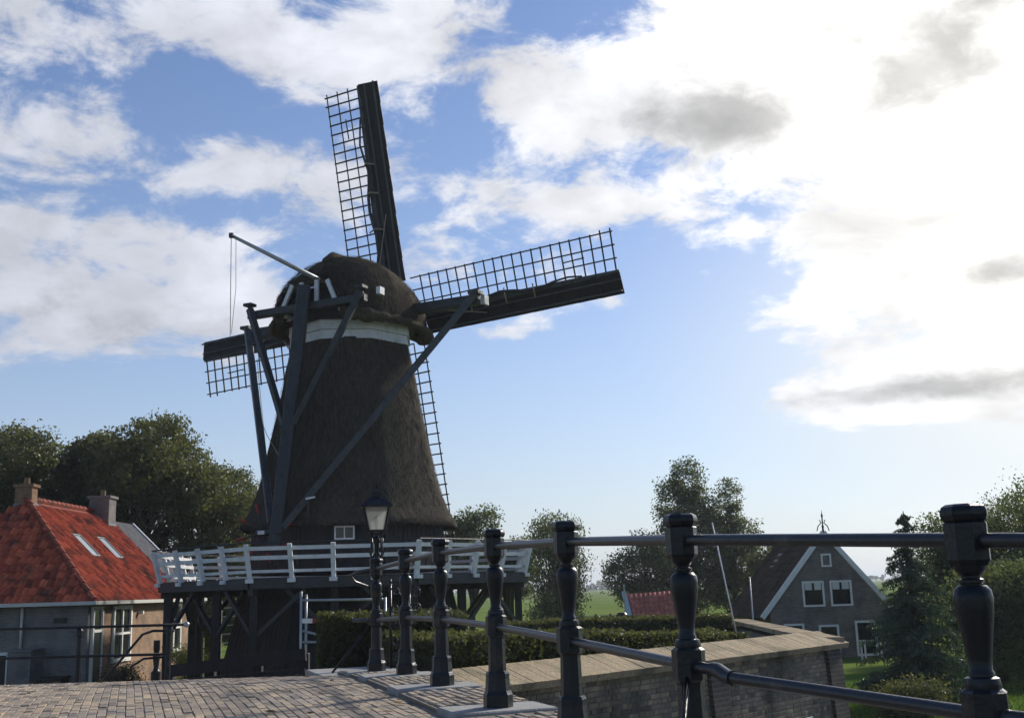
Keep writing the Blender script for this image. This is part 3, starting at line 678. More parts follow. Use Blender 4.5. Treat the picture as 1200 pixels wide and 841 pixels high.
# boarded storey above the stage, and the black base below it
def board_tower(r_lo, z_lo, r_hi, z_hi, m, bw=.19, name='wall_board', part='boarded_storey', inner=.04, only=None):
    root = empty(part, (MC.x, MC.y, z_lo), parent=mill)
    c = MB(); A, B2 = octo(r_lo - inner, z_lo), octo(r_hi - inner, z_hi); c.add(A + B2, [tuple(range(8))[::-1], tuple(range(8, 16))] + [(i, (i + 1) % 8, 8 + (i + 1) % 8, 8 + i) for i in range(8)]); c.build('lining', m, root)
    A, B2 = octo(r_lo, z_lo), octo(r_hi, z_hi)
    for k in range(8):
        a, c_, d_, e_ = A[k], A[(k + 1) % 8], B2[(k + 1) % 8], B2[k]
        nrm = ((a + c_) / 2 - MC); nrm.z = 0
        if nrm.normalized().dot(Vector((.146, -.989, 0))) < -.1: continue      # away from the road: the lining closes it
        m_ = max(4, round((c_ - a).length / bw))
        for j in range(m_):
            t0, t1_ = (j + .04) / m_, (j + .96) / m_; bb = MB()
            bb.slab([a.lerp(c_, t0), a.lerp(c_, t1_), e_.lerp(d_, t1_), e_.lerp(d_, t0)], .03 + random.uniform(-.006, .006)); bb.build(name, m, root)
    return root
board_tower(3.62, E + .75, 3.58, E + 2.36, 'tar_wood', .22)
board_tower(4.75, .0, 3.75, E + .60, 'tar_wood', .26, part='base_storey')
# little white window in the boarded storey
def oct_pt(off, z, r): # point on the front octagon face
    nrm = Vector((math.cos(NA), math.sin(NA), 0)); t_ = Vector((-nrm.y, nrm.x, 0)); return MC + nrm * (r * math.cos(math.pi / 8)) + t_ * off + Vector((0, 0, z))
def window(parent, c, right, up, nrm, w, h, fr=.06, bars_v=1, bars_h=0, fm='white_trim', name='window', sill=True, depth=.05, curtain=False, gm='window_glass'):
    """a framed window: parts frame, pane, glazing bars"""
    root = empty(name, tuple(c), parent=parent); right, up, nrm, c = Vector(right), Vector(up), Vector(nrm), Vector(c)
    def bar(a, b_, wd, dp, nm, m): bb = MB(); bb.beam(a, b_, wd, dp, up=nrm); return bb.build(nm, m, root)
    x, y = right * w / 2, up * h / 2; o_ = nrm * (depth / 2)
    bar(c - x - y + o_, c - x + y + o_, fr, depth, 'frame', fm); bar(c + x - y + o_, c + x + y + o_, fr, depth, 'frame', fm)
    bar(c - x + y + o_ - right * fr * .5, c + x + y + o_ + right * fr * .5, fr, depth + .004, 'frame', fm); bar(c - x - y + o_ - right * fr * .5, c + x - y + o_ + right * fr * .5, fr, depth + .004, 'sill' if sill else 'frame', fm)
    nx, ny = bars_v + 1, bars_h + 1
    for i in range(nx):
        for j in range(ny):
            p0 = c - x - y + right * w * i / nx + up * h * j / ny; bb = MB()
            bb.slab([p0, p0 + right * w / nx, p0 + right * w / nx + up * h / ny, p0 + up * h / ny], .006); bb.build('pane', gm, root)
    for i in range(1, nx): q = c - x + right * w * i / nx + o_; bar(q - y, q + y, fr * .7, depth * .8, 'glazing_bar', fm)
    for j in range(1, ny): q = c - y + up * h * j / ny + o_; bar(q - x, q + x, fr * .6, depth * .7, 'glazing_bar', fm)
    return root
nF = Vector((math.cos(NA), math.sin(NA), 0)); tF = Vector((-nF.y, nF.x, 0))
window(mill, oct_pt(.08, E + 2.02, 3.66) + nF * .04, tF, (0, 0, 1), nF, .62, .40, .05, 1, 0)
# cap: lofted thatch along the wind shaft axis
def cp_pt(t, s, z): return MC + ax_h * t + sd * s + Vector((0, 0, E + z))
CAPS = [(-2.62, 1.32, 9.80, 10.98), (-2.40, 1.62, 9.68, 11.30), (-2.0, 1.98, 9.66, 11.66), (-1.4, 2.34, 9.66, 12.08), (-.8, 2.54, 9.68, 12.36), (0, 2.62, 9.70, 12.26), (.8, 2.58, 9.68, 12.04), (1.5, 2.40, 9.60, 11.78), (2.0, 2.10, 9.55, 11.55), (2.3, 1.62, 9.7, 11.35), (2.45, .8, 10.2, 11.1)]
fine = []
for (a0, a1) in zip(CAPS, CAPS[1:]):
    for j in range(4): fine.append(tuple(a0[i] + (a1[i] - a0[i]) * j / 4 for i in range(4)))
fine.append(CAPS[-1])
K = 33; vs = []; fs = []
for (t, w, zb, zr) in fine:
    for k in range(K):
        q = math.pi * k / (K - 1); cx, sz_ = math.cos(q), math.sin(q)
        x = w * math.copysign(abs(cx) ** .85, cx); z = zb + (zr - zb) * (sz_ ** 1.0)
        bulge = 1 + .05 * math.sin(2 * q) ** 2
        p = cp_pt(t, x * bulge, z); p += Vector((1, 1, 1)) * 0
        kx = mnoise.noise(p * 1.4) * .06 + mnoise.noise(p * 5) * .025; vs.append(p + (p - cp_pt(t, 0, zb)).normalized() * kx)
for i in range(len(fine) - 1):
    for k in range(K - 1): fs.append((i * K + k, i * K + k + 1, (i + 1) * K + k + 1, (i + 1) * K + k))
hood = MB(); hood.add(vs, fs)
# rounded thatch hem round both long sides
ho = hood.build('cap_thatch', 'cap_thatch', mill, smooth=True)
sm_ = ho.modifiers.new('thickness', 'SOLIDIFY'); sm_.thickness = .28; sm_.offset = -1
for s_ in (-1, 1):
    pts = [cp_pt(t, s_ * (w * 1.0 - .02), zb - .02) for (t, w, zb, zr) in fine]; bb = MB()
    bb.tube(pts, [.14 + .16 * math.exp(-((f_[0] - 1.9) / .6) ** 2) + .12 * math.exp(-((f_[0] + 2.0) / .5) ** 2) + .03 * math.sin(i * 1.7) for i, f_ in enumerate(fine)], 10); bb.build('thatch_hem', 'cap_thatch', mill, smooth=True)
# straw ends over the cap
fa_ = np.array(fine); n_ = 15000; ii = rng.random(n_) * (len(fine) - 1.001); i0 = ii.astype(int); fr_ = (ii - i0)[:, None]; row = fa_[i0] * (1 - fr_) + fa_[i0 + 1] * fr_
qa = rng.random(n_) * math.pi; edge = rng.random(n_) < .30; qa = np.where(edge, np.where(rng.random(n_) < .5, rng.random(n_) * .16, math.pi - rng.random(n_) * .16), qa)
def cap_np(row, q):
    cx = np.cos(q); x = row[:, 1] * np.sign(cx) * np.abs(cx) ** .85 * (1 + .05 * np.sin(2 * q) ** 2); z = row[:, 2] + (row[:, 3] - row[:, 2]) * np.sin(q)
    return np.array(MC)[None] + np.outer(row[:, 0], np.array(ax_h)) + np.outer(x, np.array(sd)) + np.stack([np.zeros_like(z), np.zeros_like(z), E + z], 1)
Pc = cap_np(row, qa); dq = np.where(qa < math.pi / 2, -.05, .05); Dc = cap_np(row, qa + dq) - Pc; Dc /= np.linalg.norm(Dc, axis=1)[:, None] + 1e-9
Nc = Pc - (np.array(MC)[None] + np.outer(row[:, 0] * .55, np.array(ax_h)) + np.array([0, 0, E + 9.7])); Nc -= Dc * (Nc * Dc).sum(1)[:, None]; Nc /= np.linalg.norm(Nc, axis=1)[:, None]
Dc = Dc - np.outer((row[:, 0] < -1.2) * .6, np.array(ax_h)) ; Dc /= np.linalg.norm(Dc, axis=1)[:, None]
straws('straw_ends', Pc + Nc * .01, Nc, Dc, mill, .22, .018)
# ridge tuft at the tail end
bb = MB(); bb.tube([cp_pt(-1.75, 0, 11.98), cp_pt(-1.2, 0, 12.27), cp_pt(-.5, 0, 12.34), cp_pt(.3, 0, 12.25)], [.10, .20, .17, .08], 9); bb.build('ridge_tuft', 'cap_thatch', mill, smooth=True)
# cap floor and dark tail wall with the white posts
bb = MB(); bb.lathe([(2.42, 9.62), (2.42, 9.86)], 32, (MC.x, MC.y, E)); bb.build('cap_ring', 'tar_wood', mill)
bb = MB(); bb.slab([cp_pt(-1.95, -1.75, 9.75), cp_pt(-1.95, 1.75, 9.75), cp_pt(-1.95, 1.2, 11.3), cp_pt(-1.95, -1.2, 11.3)], .06); bb.build('tail_wall', 'tar_wood', mill)
for (xa, za, xb, zb) in ((-1.28, 10.15, -.82, 11.02), (-.36, 10.20, -.36, 11.05), (.40, 10.20, .40, 11.05), (1.32, 10.15, .92, 11.0)):
    bb = MB(); bb.beam(cp_pt(-2.70, xa * .86, za), cp_pt(-2.70, xb * .86, zb - .08), .15, .09, up=tuple(-ax_h)); bb.build('tail_post', 'white_paint', mill)
bb = MB(); bb.beam(cp_pt(-2.66, -.30, 10.74), cp_pt(-2.66, .34, 10.74), .05, .06); bb.build('tail_rail', 'white_paint', mill)
for s_ in (-1.30, 1.32):
    bb = MB(); bb.beam(cp_pt(-2.5, s_, 9.88), cp_pt(-2.0, s_, 9.88), .42, .14); bb.build('beam_end', 'white_paint', mill)
# tail beams, tail pole and braces
def stick(name, a, b_, w, w1=None, m='dark_timber', rnd=False):
    bb = MB()
    if rnd: bb.tube([a, b_], [w / 2, (w1 or w) / 2], 12)
    else: bb.beam(a, b_, w, w, w1, w1)
    return bb.build(name, m, mill, smooth=rnd, bevel=0 if rnd else .02)
SB = lambda s: cp_pt(-1.9 - .75, s, 10.1)
sb = stick('short_tail_beam', cp_pt(-2.78, -2.55, 10.02), cp_pt(-2.78, 2.45, 10.02), .27)
lb = stick('long_tail_beam', cp_pt(.5, -5.2, 10.3), cp_pt(.5, 5.2, 10.3), .36, m='dark_timber')
TB = MC - ax_h * 4.45 + Vector((0, 0, E + 1.55)); TT = cp_pt(-2.35, -.02, 10.95); TT = cp_pt(-2.95, 0, 10.72)
tp = MB(); tp.beam(TT, TB, .44, .44, .40, .40); tp.build('tail_pole', 'dark_timber', mill, bevel=.04)
def tpole(t): return TT.lerp(TB, t)
for s_ in (-1, 1):
    stick('long_brace', cp_pt(.32, s_ * 5.12, 10.45) + Vector((0, 0, .05)), tpole(.93) + sd * s_ * .22, .25, .22, 'grey_timber' )
    stick('short_brace', cp_pt(-2.98, s_ * 2.38, 10.22), tpole(.55) + sd * s_ * .2, .22, .2)
    bb = MB(); c = cp_pt(.32, s_ * 5.12, 10.52); bb.box(tuple(c), (.42, .42, .12), -PSI); bb.build('brace_cap', 'grey_timber', mill)
    bb = MB(); c = cp_pt(-2.98, s_ * 2.38, 10.36); bb.box(tuple(c), (.34, .34, .10), -PSI); bb.build('brace_cap', 'dark_timber', mill)
bb = MB(); bb.box(tuple(cp_pt(.62, 5.35, 10.28)), (.14, .34, .34), -PSI); bb.build('beam_end', 'galvanised', mill)
bb = MB(); c = cp_pt(-2.0, 2.55, 10.42); bb.box(tuple(c), (.16, .3, .26), -PSI); bb.build('beam_end', 'white_paint', mill)
# hoisting spar from the tail of the cap with its rope
sp0, sp1 = cp_pt(-2.05, .75, 10.75), cp_pt(-4.9, -1.70, 12.35)
bb = MB(); bb.tube([sp0, sp1], [.10, .055], 10); bb.build('hoist_spar', 'galvanised', mill, smooth=True)
bb = MB(); bb.tube([sp1 + Vector((0, 0, .02)), sp1 + Vector((.02, 0, -1.9)), sp1 + Vector((.04, 0, -3.6))], .013, 5); bb.build('hoist_rope', 'rope', mill)
bb = MB(); bb.tube([sp1 + Vector((.16, 0.02, -.05)), sp1 + Vector((.20, 0, -1.9)), sp1 + Vector((.08, 0, -3.5))], .010, 5); bb.build('hoist_rope', 'rope', mill)
bb = MB(); bb.box(tuple(sp1), (.14, .14, .16)); bb.build('pulley_block', 'dark_timber', mill)
ra = tpole(.99); 
for (a_, b_) in ((cp_pt(.3, -4.6, 9.2), tpole(.95)), (cp_pt(.3, -4.95, 8.2), tpole(.7))):
    mid = a_.lerp(b_, .55) + Vector((0, 0, -.35)); bb = MB(); bb.tube([a_, a_.lerp(mid, .5) + Vector((0, 0, -.1)), mid, b_], .012, 5); bb.build('stay_rope', 'rope', mill)
# winch wheel at the foot of the tail pole
wc = TB + sd * -.45 - ax_h * .05 + Vector((0, 0, .52)); wheel = empty('winch_wheel', tuple(wc), parent=mill)
bb = MB(); bb.tube([wc - sd * .25, wc + sd * .75], .10, 12); bb.build('drum', 'dark_timber', wheel, smooth=True)
for k in range(8):
    a = 2 * math.pi * k / 8 + .25; d = (ax_h * .25 + sd * math.cos(.0)) * math.cos(a) + Vector((0, 0, 1)) * math.sin(a); d.normalize()
    bb = MB(); bb.tube([wc + d * .05, wc + d * .66], .03, 7); bb.build('spoke', 'dark_timber', wheel, smooth=True)
    bb = MB(); bb.tube([wc + d * .64, wc + d * .98], .042, 7); bb.build('spoke_tip', 'red_paint', wheel, smooth=True)
bb = MB(); bb.box(tuple(wc + Vector((.02, 0, 0)) - ax_h * .12), (.22, .1, .12)); bb.build('hub_plate', 'white_paint', wheel)
# cable bracket hanging on the body
bb = MB(); p = oct_pt(-1.05, E + 2.55, 4.05) + nF * .25; bb.beam(p, p + Vector((0, 0, .55)), .07); bb.build('bracket_post', 'dark_timber', mill)
bb = MB(); bb.beam(p + Vector((-.08, 0, .57)), p + Vector((.22, 0, .62)), .08, .06); bb.build('bracket_arm', 'white_paint', mill)
# wind shaft and sails
axv = (ax_h * math.cos(TAU) + Vector((0, 0, 1)) * math.sin(TAU)).normalized(); hv = sd.copy(); vv = hv.cross(axv).normalized()
HUB = MC + Vector((0, 0, E + 10.284)) + axv * 3.0
bb = MB(); bb.tube([HUB - axv * 4.2, HUB - axv * .6, HUB + axv * .45], [.30, .30, .36], 14); bb.build('wind_shaft', 'tar_wood', mill, smooth=True, auto=40)
bb = MB(); bb.beam(HUB - axv * .35, HUB + axv * .42, .62, .62, up=tuple(vv)); bb.build('poll_end', 'grey_timber', mill, bevel=.04)
for k in range(4):
    al = PHI + k * math.pi / 2; u_ = hv * math.cos(al) + vv * math.sin(al); w_ = -hv * math.sin(al) + vv * math.cos(al)
    off = -axv * .10 if k % 2 else axv * .12
    H0 = HUB + off
    sail = empty('sail', tuple(H0), parent=mill)
    bb = MB(); bb.beam(H0 - u_ * .1, H0 + u_ * SR, .34, .36, .13, .14, up=tuple(axv)); bb.build('stock', 'grey_timber', sail, bevel=.015)
    def tw(r): return R(13 - 9 * (r / SR))       # weather of the sail
    def lp(r, c, d=0): a = tw(r); return H0 + u_ * r + w_ * (c * math.cos(a)) + axv * (-c * math.sin(a) * .5 + d)
    R0 = 1.15; nb = 22
    for i in range(nb):
        r = R0 + (SR - .12 - R0) * i / (nb - 1); jit = random.uniform(-.02, .02)
        c1 = 1.56 if (i > 0) else .95
        bb = MB(); bb.beam(lp(r, -.12, -.02), lp(r + jit, c1 if i < nb - 2 else 1.64, -.02), .055, .045); bb.build('sail_bar', 'sail_bar', sail)
    for j, c in enumerate((.50, 1.0, 1.5)):
        bb = MB(); seg = 7; r_a = R0 - .06 if j < 1 else R0 - .02
        for q in range(seg): bb.beam(lp(r_a + (SR - r_a) * q / seg, c, -.055), lp(r_a + (SR - r_a) * (q + 1) / seg, c, -.055), .05, .04)
        bb.build('sail_lath', 'sail_bar', sail)
    bb = MB(); bb.beam(lp(SR - 2.1, .74, -.06), lp(SR - 1.25, .76, -.06), .05, .035); bb.build('sail_lath', 'sail_bar', sail)
    # wind boards on the leading side
    nbd = 9; rb0 = 1.45
    for i in range(nbd):
        ra_, rb_ = rb0 + (SR - rb0) * (i + .0) / nbd, rb0 + (SR - rb0) * (i + 1.02) / nbd
        wd = .80
        P0, P1 = H0 + u_ * ra_ - w_ * .03 - axv * .05, H0 + u_ * rb_ - w_ * .03 - axv * .10
        lean = axv * .22
        bb = MB(); bb.slab([P0, P1, P1 - w_ * wd + lean, P0 - w_ * wd + lean], .035); bb.build('wind_board', 'tar_wood', sail)
    for q in range(2):
        c = -.30 - .42 * q; bb = MB(); bb.beam(H0 + u_ * rb0 + w_ * c - axv * .06, H0 + u_ * SR + w_ * c - axv * .06, .07, .05); bb.build('board_batten', 'grey_timber', sail)
    # furled sail cloth and its ropes along the stock
    pts = [H0 + u_ * (1.6 + (SR - 3.0) * q / 12) + w_ * (.06 + .10 * math.sin(q * 1.3 + k)) - axv * (.24 + .03 * math.sin(q * 2.1)) for q in range(13)]
    bb = MB(); bb.tube(pts, [.035 + .03 * math.exp(-((q - 5) / 4) ** 2) for q in range(13)], 7); bb.build('furled_cloth', 'dark_timber', sail, smooth=True)
    for r_, dc in ((3.6, .3), (5.1, .28), (6.3, .2)):
        bb = MB(); bb.tube([H0 + u_ * r_ + w_ * dc - axv * .2, H0 + u_ * (r_ + .08) - w_ * .05 - axv * .34, H0 + u_ * (r_ + .02) - w_ * .32 - axv * .15], .030, 6); bb.build('rope_tie', 'rope', sail, smooth=True)
    bb = MB(); bb.tube([H0 + u_ * .9 + w_ * .4 - axv * .2, H0 + u_ * 2.2 - w_ * .02 - axv * .33, H0 + u_ * 4.2 - w_ * .5 - axv * .1], .018, 5); bb.build('sail_rope', 'rope', sail)

# stage round the mill
SZ = E + .62; ST = 6.58
stage = empty('stage', (MC.x, MC.y, SZ), parent=mill)
deckp = octo(ST + .08, SZ)
bb = MB(); bb.prism([(p.x, p.y) for p in octo(ST - .04, 0)], SZ - .10, SZ - .04); bb.build('stage_floor', 'tar_wood', stage)
for k in range(8):
    a, c = octo(ST, SZ)[k], octo(ST, SZ)[(k + 1) % 8]; out = ((a + c) / 2 - MC); out.z = 0; out.normalize()
    bb = MB(); bb.beam(a + Vector((0, 0, -.22)), c + Vector((0, 0, -.22)), .20, .30); bb.build('edge_beam', 'dark_timber', stage)
    bb = MB(); a3, c3 = octo(ST * .72, SZ)[k], octo(ST * .72, SZ)[(k + 1) % 8]; bb.beam(a3 + Vector((0, 0, -.26)), c3 + Vector((0, 0, -.26)), .18, .24); bb.build('inner_beam', 'dark_timber', stage)
    bb = MB(); ci = octo(3.3, SZ - .25)[k]; bb.beam(a + Vector((0, 0, -.46)), ci + Vector((0, 0, -.2)), .17, .20); bb.build('stage_joist', 'dark_timber', stage)
    # support posts with knee braces
    for (t_, rr) in ((0, ST - .25), (.5, ST - .55)):
        p = octo(rr, 0)[k].lerp(octo(rr, 0)[(k + 1) % 8], t_)
        bb = MB(); bb.beam((p.x, p.y, 0), (p.x, p.y, SZ - .36), .24); bb.build('support_post', 'tar_wood', stage)
        tng = (c - a).normalized()
        for s_ in (-1, 1):
            if t_ == 0:
                tt = tng if s_ > 0 else (octo(ST, SZ)[(k - 1) % 8] - a).normalized()
            else: tt = tng * s_
            bb = MB(); bb.beam(Vector((p.x, p.y, SZ - 1.75)) + tt * .08, Vector((p.x, p.y, SZ - .42)) + tt * 1.5, .12); bb.build('knee_brace', 'dark_timber', stage)
    # boarded floor edge: plank ends
    npl = 15
    # railing of this side
    npost = 4
    rt, rbm = ST + .30, ST + .02
    lo_a, lo_c = octo(rbm, SZ)[k], octo(rbm, SZ)[(k + 1) % 8]; hi_a, hi_c = octo(rt, SZ + .90)[k], octo(rt, SZ + .90)[(k + 1) % 8]
    for j in range(npost):
        t_ = (j + .0) / npost; pb, pt = lo_a.lerp(lo_c, t_), hi_a.lerp(hi_c, t_)
        bb = MB(); bb.beam(pb + Vector((0, 0, -.10)), pt + Vector((0, 0, .06)), .135, .115, up=tuple(out)); bb.build('railing_post', 'white_paint', stage)
        bb = MB(); q = pb + out * .04 + Vector((0, 0, -.13)); bb.box(tuple(q), (.24, .24, .12), math.atan2(out.y, out.x)); bb.build('post_foot', 'white_paint', stage)
    for hf, th in ((.93, .12), (.62, .12), (.17, .09)):
        A_, C_ = lo_a.lerp(hi_a, hf), lo_c.lerp(hi_c, hf); bb = MB(); bb.beam(A_ - out * .075, C_ - out * .075, .045, th); bb.build('railing_board', 'white_paint', stage)
    bb = MB(); A_, C_ = lo_a.lerp(hi_a, 1.12), lo_c.lerp(hi_c, 1.12); bb.tube([A_, C_], .025, 6); bb.build('guy_wire', 'dark_timber', stage)

# ------------------------------------------------------------------ red roofed house on the left
HX0, HX1, HY0, HY1 = -21.3, -14.44, 38.0, 48.4; EV = E + .02; RX = (HX0 + HX1) / 2; RZ = E + 3.75; HP = 40.5
house = empty('red_roof_house', (RX, HY0, 0), 'brick cottage with bright red pantile hipped roof and two skylights', 'house')
bb = MB(); bb.box(((HX0 + HX1) / 2, HY0 + .15, (EV - .1) / 2), (HX1 - HX0 - .004, .3, EV - .1)); bb.build('front_wall', 'grey_render', house)
bb = MB(); bb.box((HX1 - .15, (HY0 + HY1) / 2 + .15, (EV - .1) / 2), (.3, HY1 - HY0 - .3, EV - .1)); bb.build('side_wall', 'house_brick', house)
bb = MB(); bb.box((HX0 + .15, (HY0 + HY1) / 2 + .15, (EV - .1) / 2), (.3, HY1 - HY0 - .3, EV - .1)); bb.build('side_wall', 'grey_render', house)
bb = MB(); bb.slab([(HX0 + .3, HY1 - .02, 0), (HX1 - .3, HY1 - .02, 0), (HX1 - .3, HY1 - .02, EV), (RX, HY1 - .02, RZ - .15), (HX0 + .3, HY1 - .02, EV)], .25); bb.build('back_gable', 'grey_render', house)
ov = .28
er, el_, ef = HX1 + ov, HX0 - ov, HY0 - ov
def tile_mesh():
    # S-shaped pantile: x across, y up the slope
    V = []; nx = 5
    for y in (0, 1):
        for i in range(nx): t_ = i / (nx - 1); V.append(((t_ - .5) * .25, (y - .5) * .37, .045 * math.sin(t_ * 2 * math.pi - .6) + (.045 if y == 0 else 0.0)))
    top = len(V)
    V += [(x, y, z - .045) for x, y, z in V[:nx]]
    fs_ = [(i, i + 1, nx + i + 1, nx + i) for i in range(nx - 1)] + [(top + i, top + i + 1, i + 1, i) for i in range(nx - 1)]
    return np.array(V, float), fs_
TILE = tile_mesh()
def tile_plane(A, B, up, nrm, H, keep, w=.245, h=.33, lift=.03):
    """rows of tiles: A->B along the eaves, up = unit vector up the slope"""
    A, B, up, nrm = Vector(A), Vector(B), Vector(up), Vector(nrm); t = (B - A).normalized(); L = (B - A).length; out = []
    for j in range(int(H / h)):
        for i in range(int(L / w)):
            p = A + t * (i + .5) * w + up * (j + .5) * h
            if not keep(p): continue
            Mx = Matrix((t, up, nrm)).transposed().to_4x4(); Mx.translation = p + nrm * (lift + random.gauss(0, .004))
            out.append(Mx @ Matrix.Rotation(random.gauss(0, .012), 4, 'Z'))
    return out
roof = MB()
ap, bk = Vector((RX, HP, RZ)), Vector((RX, HY1, RZ))
c_fr, c_fl, c_br, c_bl = Vector((er, ef, EV)), Vector((el_, ef, EV)), Vector((er, HY1, EV)), Vector((el_, HY1, EV))
roof.add([c_fr, c_fl, ap, c_br, bk, c_bl], [(0, 2, 1), (0, 3, 4, 2), (1, 2, 4, 5), (0, 1, 5, 3), (3, 5, 4)])
ro = roof.build('roof', 'pantile', house)
tl = []
upR = (Vector((RX, 0, RZ)) - Vector((er, 0, EV))).normalized(); nR = Vector((-upR.z * -1, 0, upR.x * -1)); nR = Vector((upR.z, 0, -upR.x)).normalized()
LR = (Vector((RX, 0, RZ)) - Vector((er, 0, EV))).length
def keep_right(p):
    fz = (p.z - EV) / (RZ - EV); return p.y > ef + (HP - ef) * fz - .02 and p.y < HY1 and not any(a0 < p.y < a1 and b0 < fz < b1 for a0, a1, b0, b1 in SKYL)
SKYL = [(41.55, 42.35, .42, .67), (44.0, 44.85, .42, .67)]
tl += tile_plane(c_fr, c_br, upR, nR, LR, keep_right)
upF = (Vector((0, HP, RZ)) - Vector((0, ef, EV))).normalized(); nF2 = Vector((0, -upF.z, upF.y)).normalized(); LF = (Vector((0, HP, RZ)) - Vector((0, ef, EV))).length
def keep_front(p):
    fz = (p.z - EV) / (RZ - EV); return el_ + (RX - el_) * fz < p.x < er + (RX - er) * fz and p.x > -18.6
tl += tile_plane(c_fl, c_fr, upF, nF2, LF, keep_front)
pieces('roof_tile', ro, TILE, tl, 'pantile', 300, 'pantile_cover', near=lambda t: abs(t.x + 16) + abs(t.y - 40.5) * .6)
# ridge and hip tiles
def ridge_tiles(a, b_, n_, par):
    a, b_ = Vector(a), Vector(b_); d, s_, t_, L = frame_of(a, b_)
    for i in range(n_):
        p0, p1 = a + d * L * i / n_ - d * .03, a + d * L * (i + 1) / n_; m_ = MB()
        m_.tube([p0 + t_ * .015, p1 - t_ * .005], [.125, .11], 8); m_.build('ridge_tile', 'pantile', par, smooth=True, auto=40)
ridge_tiles(c_fr + Vector((-.05, .05, .06)), ap + Vector((0, 0, .04)), 14, ro); ridge_tiles(ap + Vector((0, 0, .03)), bk + Vector((0, 0, .03)), 18, ro)
for (a0, a1, b0, b1) in SKYL:
    p0 = Vector((er + (RX - er) * (b0 + .02), a0 + .05, EV + (RZ - EV) * (b0 + .02))); L = (b1 - b0 - .04) * LR; w = a1 - a0 - .1
    sk = empty('skylight', tuple(p0), parent=house)
    t_ = Vector((0, 1, 0)); q = p0 + nR * .05
    for (A_, B_) in ((q, q + upR * L), (q + t_ * w, q + t_ * w + upR * L), (q, q + t_ * w), (q + upR * L, q + t_ * w + upR * L)):
        m_ = MB(); m_.beam(A_, B_, .07, .09, up=tuple(nR)); m_.build('frame', 'lead', sk)
    m_ = MB(); m_.slab([q, q + t_ * w, q + t_ * w + upR * L, q + upR * L], .01); m_.build('pane', 'skylight_glass', sk)
# slate roofed annexe continuing the roof behind
y2 = 51.0
bb = MB(); c3 = [Vector((er + .02, HY1 + .02, EV + .0)), Vector((er + .02, y2, EV)), Vector((RX + .3, y2, RZ - .35)), Vector((RX + .3, HY1 + .02, RZ - .35))]; bb.slab(c3, -.12); sr = bb.build('annexe_roof', 'slate', house)
st_ = []
for j in range(18):
    for i in range(9):
        p = c3[0].lerp(c3[3], (j + .5) / 18) + Vector((0, (i + .5 + (j % 2) * .5) * .272, 0))
        if p.y > y2 - .05: continue
        Mx = Matrix((Vector((0, 1, 0)), upR, nR)).transposed().to_4x4(); Mx.translation = p + nR * .012; st_.append(Mx @ Matrix.Rotation(.05, 4, 'X'))
pieces('slate', sr, piece_base(.265, .32, .012, .002), st_, 'slate', 300)
bb = MB(); bb.beam((er + .02, y2, EV + .02), (RX + .3, y2, RZ - .33), .12, .18); bb.build('verge_board', 'white_paint', house)
bb = MB(); bb.box(((RX + er) / 2, (HY1 + y2) / 2, EV / 2 - .06), (er - RX - .6, y2 - HY1 - .1, EV - .12)); bb.build('annexe_wall', 'house_brick', house)
# chimneys
def chimney(x, y, zb, zt, w, d_, m='chimney_brick'):
    r_ = empty('chimney', (x, y, zb), parent=house)
    m_ = MB(); m_.box((x, y, (zb + zt) / 2), (w, d_, zt - zb)); m_.build('stack', m, r_, bevel=.015)
    m_ = MB(); m_.box((x, y, zt + .04), (w + .14, d_ + .14, .12)); m_.build('crown', m, r_, bevel=.015)
    m_ = MB(); m_.box((x, y, zb + .20), (w + .06, d_ + .06, .10)); m_.build('flashing', 'lead', r_)
    m_ = MB(); m_.lathe([(.11, .1), (.10, .34), (.12, .36)], 12, (x, y, zt)); m_.build('pot', 'chimney_brick', r_, smooth=True, auto=40)
chimney(RX - .05, HP + .15, RZ - .4, RZ + .45, .62, .5); chimney(RX + .30, 47.3, RZ - .75, RZ + .55, .85, .85, 'grey_render')
# gutters, downpipe, door, windows
bb = MB(); bb.beam((er + .05, ef - .04, EV - .03), (er + .05, y2, EV - .03), .13, .12); bb.build('gutter', 'gutter', house)
bb = MB(); bb.beam((el_, ef - .05, EV - .032), (er + .115, ef - .05, EV - .032), .13, .12); bb.build('gutter', 'gutter', house)
bb = MB(); bb.tube([(-16.62, HY0 - .08, EV - .12), (-16.62, HY0 - .08, 1.6)], .05, 8); bb.build('downpipe', 'gutter', house, smooth=True)
X_ = HX1 + .002
window(house, (X_, 41.2, E - 1.12), (0, 1, 0), (0, 0, 1), (1, 0, 0), 1.75, 1.85, .13, 1, 1, depth=.08)
window(house, (X_, 47.75, E - 1.12), (0, 1, 0), (0, 0, 1), (1, 0, 0), .95, 1.85, .12, 0, 1, depth=.08)
dr = empty('door', (X_, 38.75, 0), parent=house)
bb = MB(); bb.box((X_ + .02, 38.75, 1.15), (.06, .74, 2.1)); bb.build('leaf', 'green_paint', dr)
for (ya, za, yb, zb) in ((38.33, .1, 38.33, 3.02), (39.17, .1, 39.17, 3.02), (38.27, 3.02, 39.23, 3.02), (38.33, 2.25, 39.17, 2.25)):
    m_ = MB(); m_.beam((X_ + .04, ya, za), (X_ + .04, yb, zb), .10, .09); m_.build('frame', 'white_trim', dr)
bb = MB(); bb.box((X_ + .012, 38.75, 2.63), (.02, .76, .66)); bb.build('fanlight', 'window_glass', dr)
bb = MB(); bb.tube([(X_ + .05, 39.0, 1.1), (X_ + .10, 39.0, 1.1), (X_ + .10, 38.9, 1.1)], .012, 6); bb.build('handle', 'galvanised', dr)
bb = MB(); bb.box((X_ + .10, 43.0, E - .42), (.2, .12, .12)); bb.build('wall_lamp', 'white_trim', house)
bb = MB(); bb.box((-15.35, HY0 - .04, E - .55), (.42, .06, .16)); bb.build('vent', 'black_paint', house)
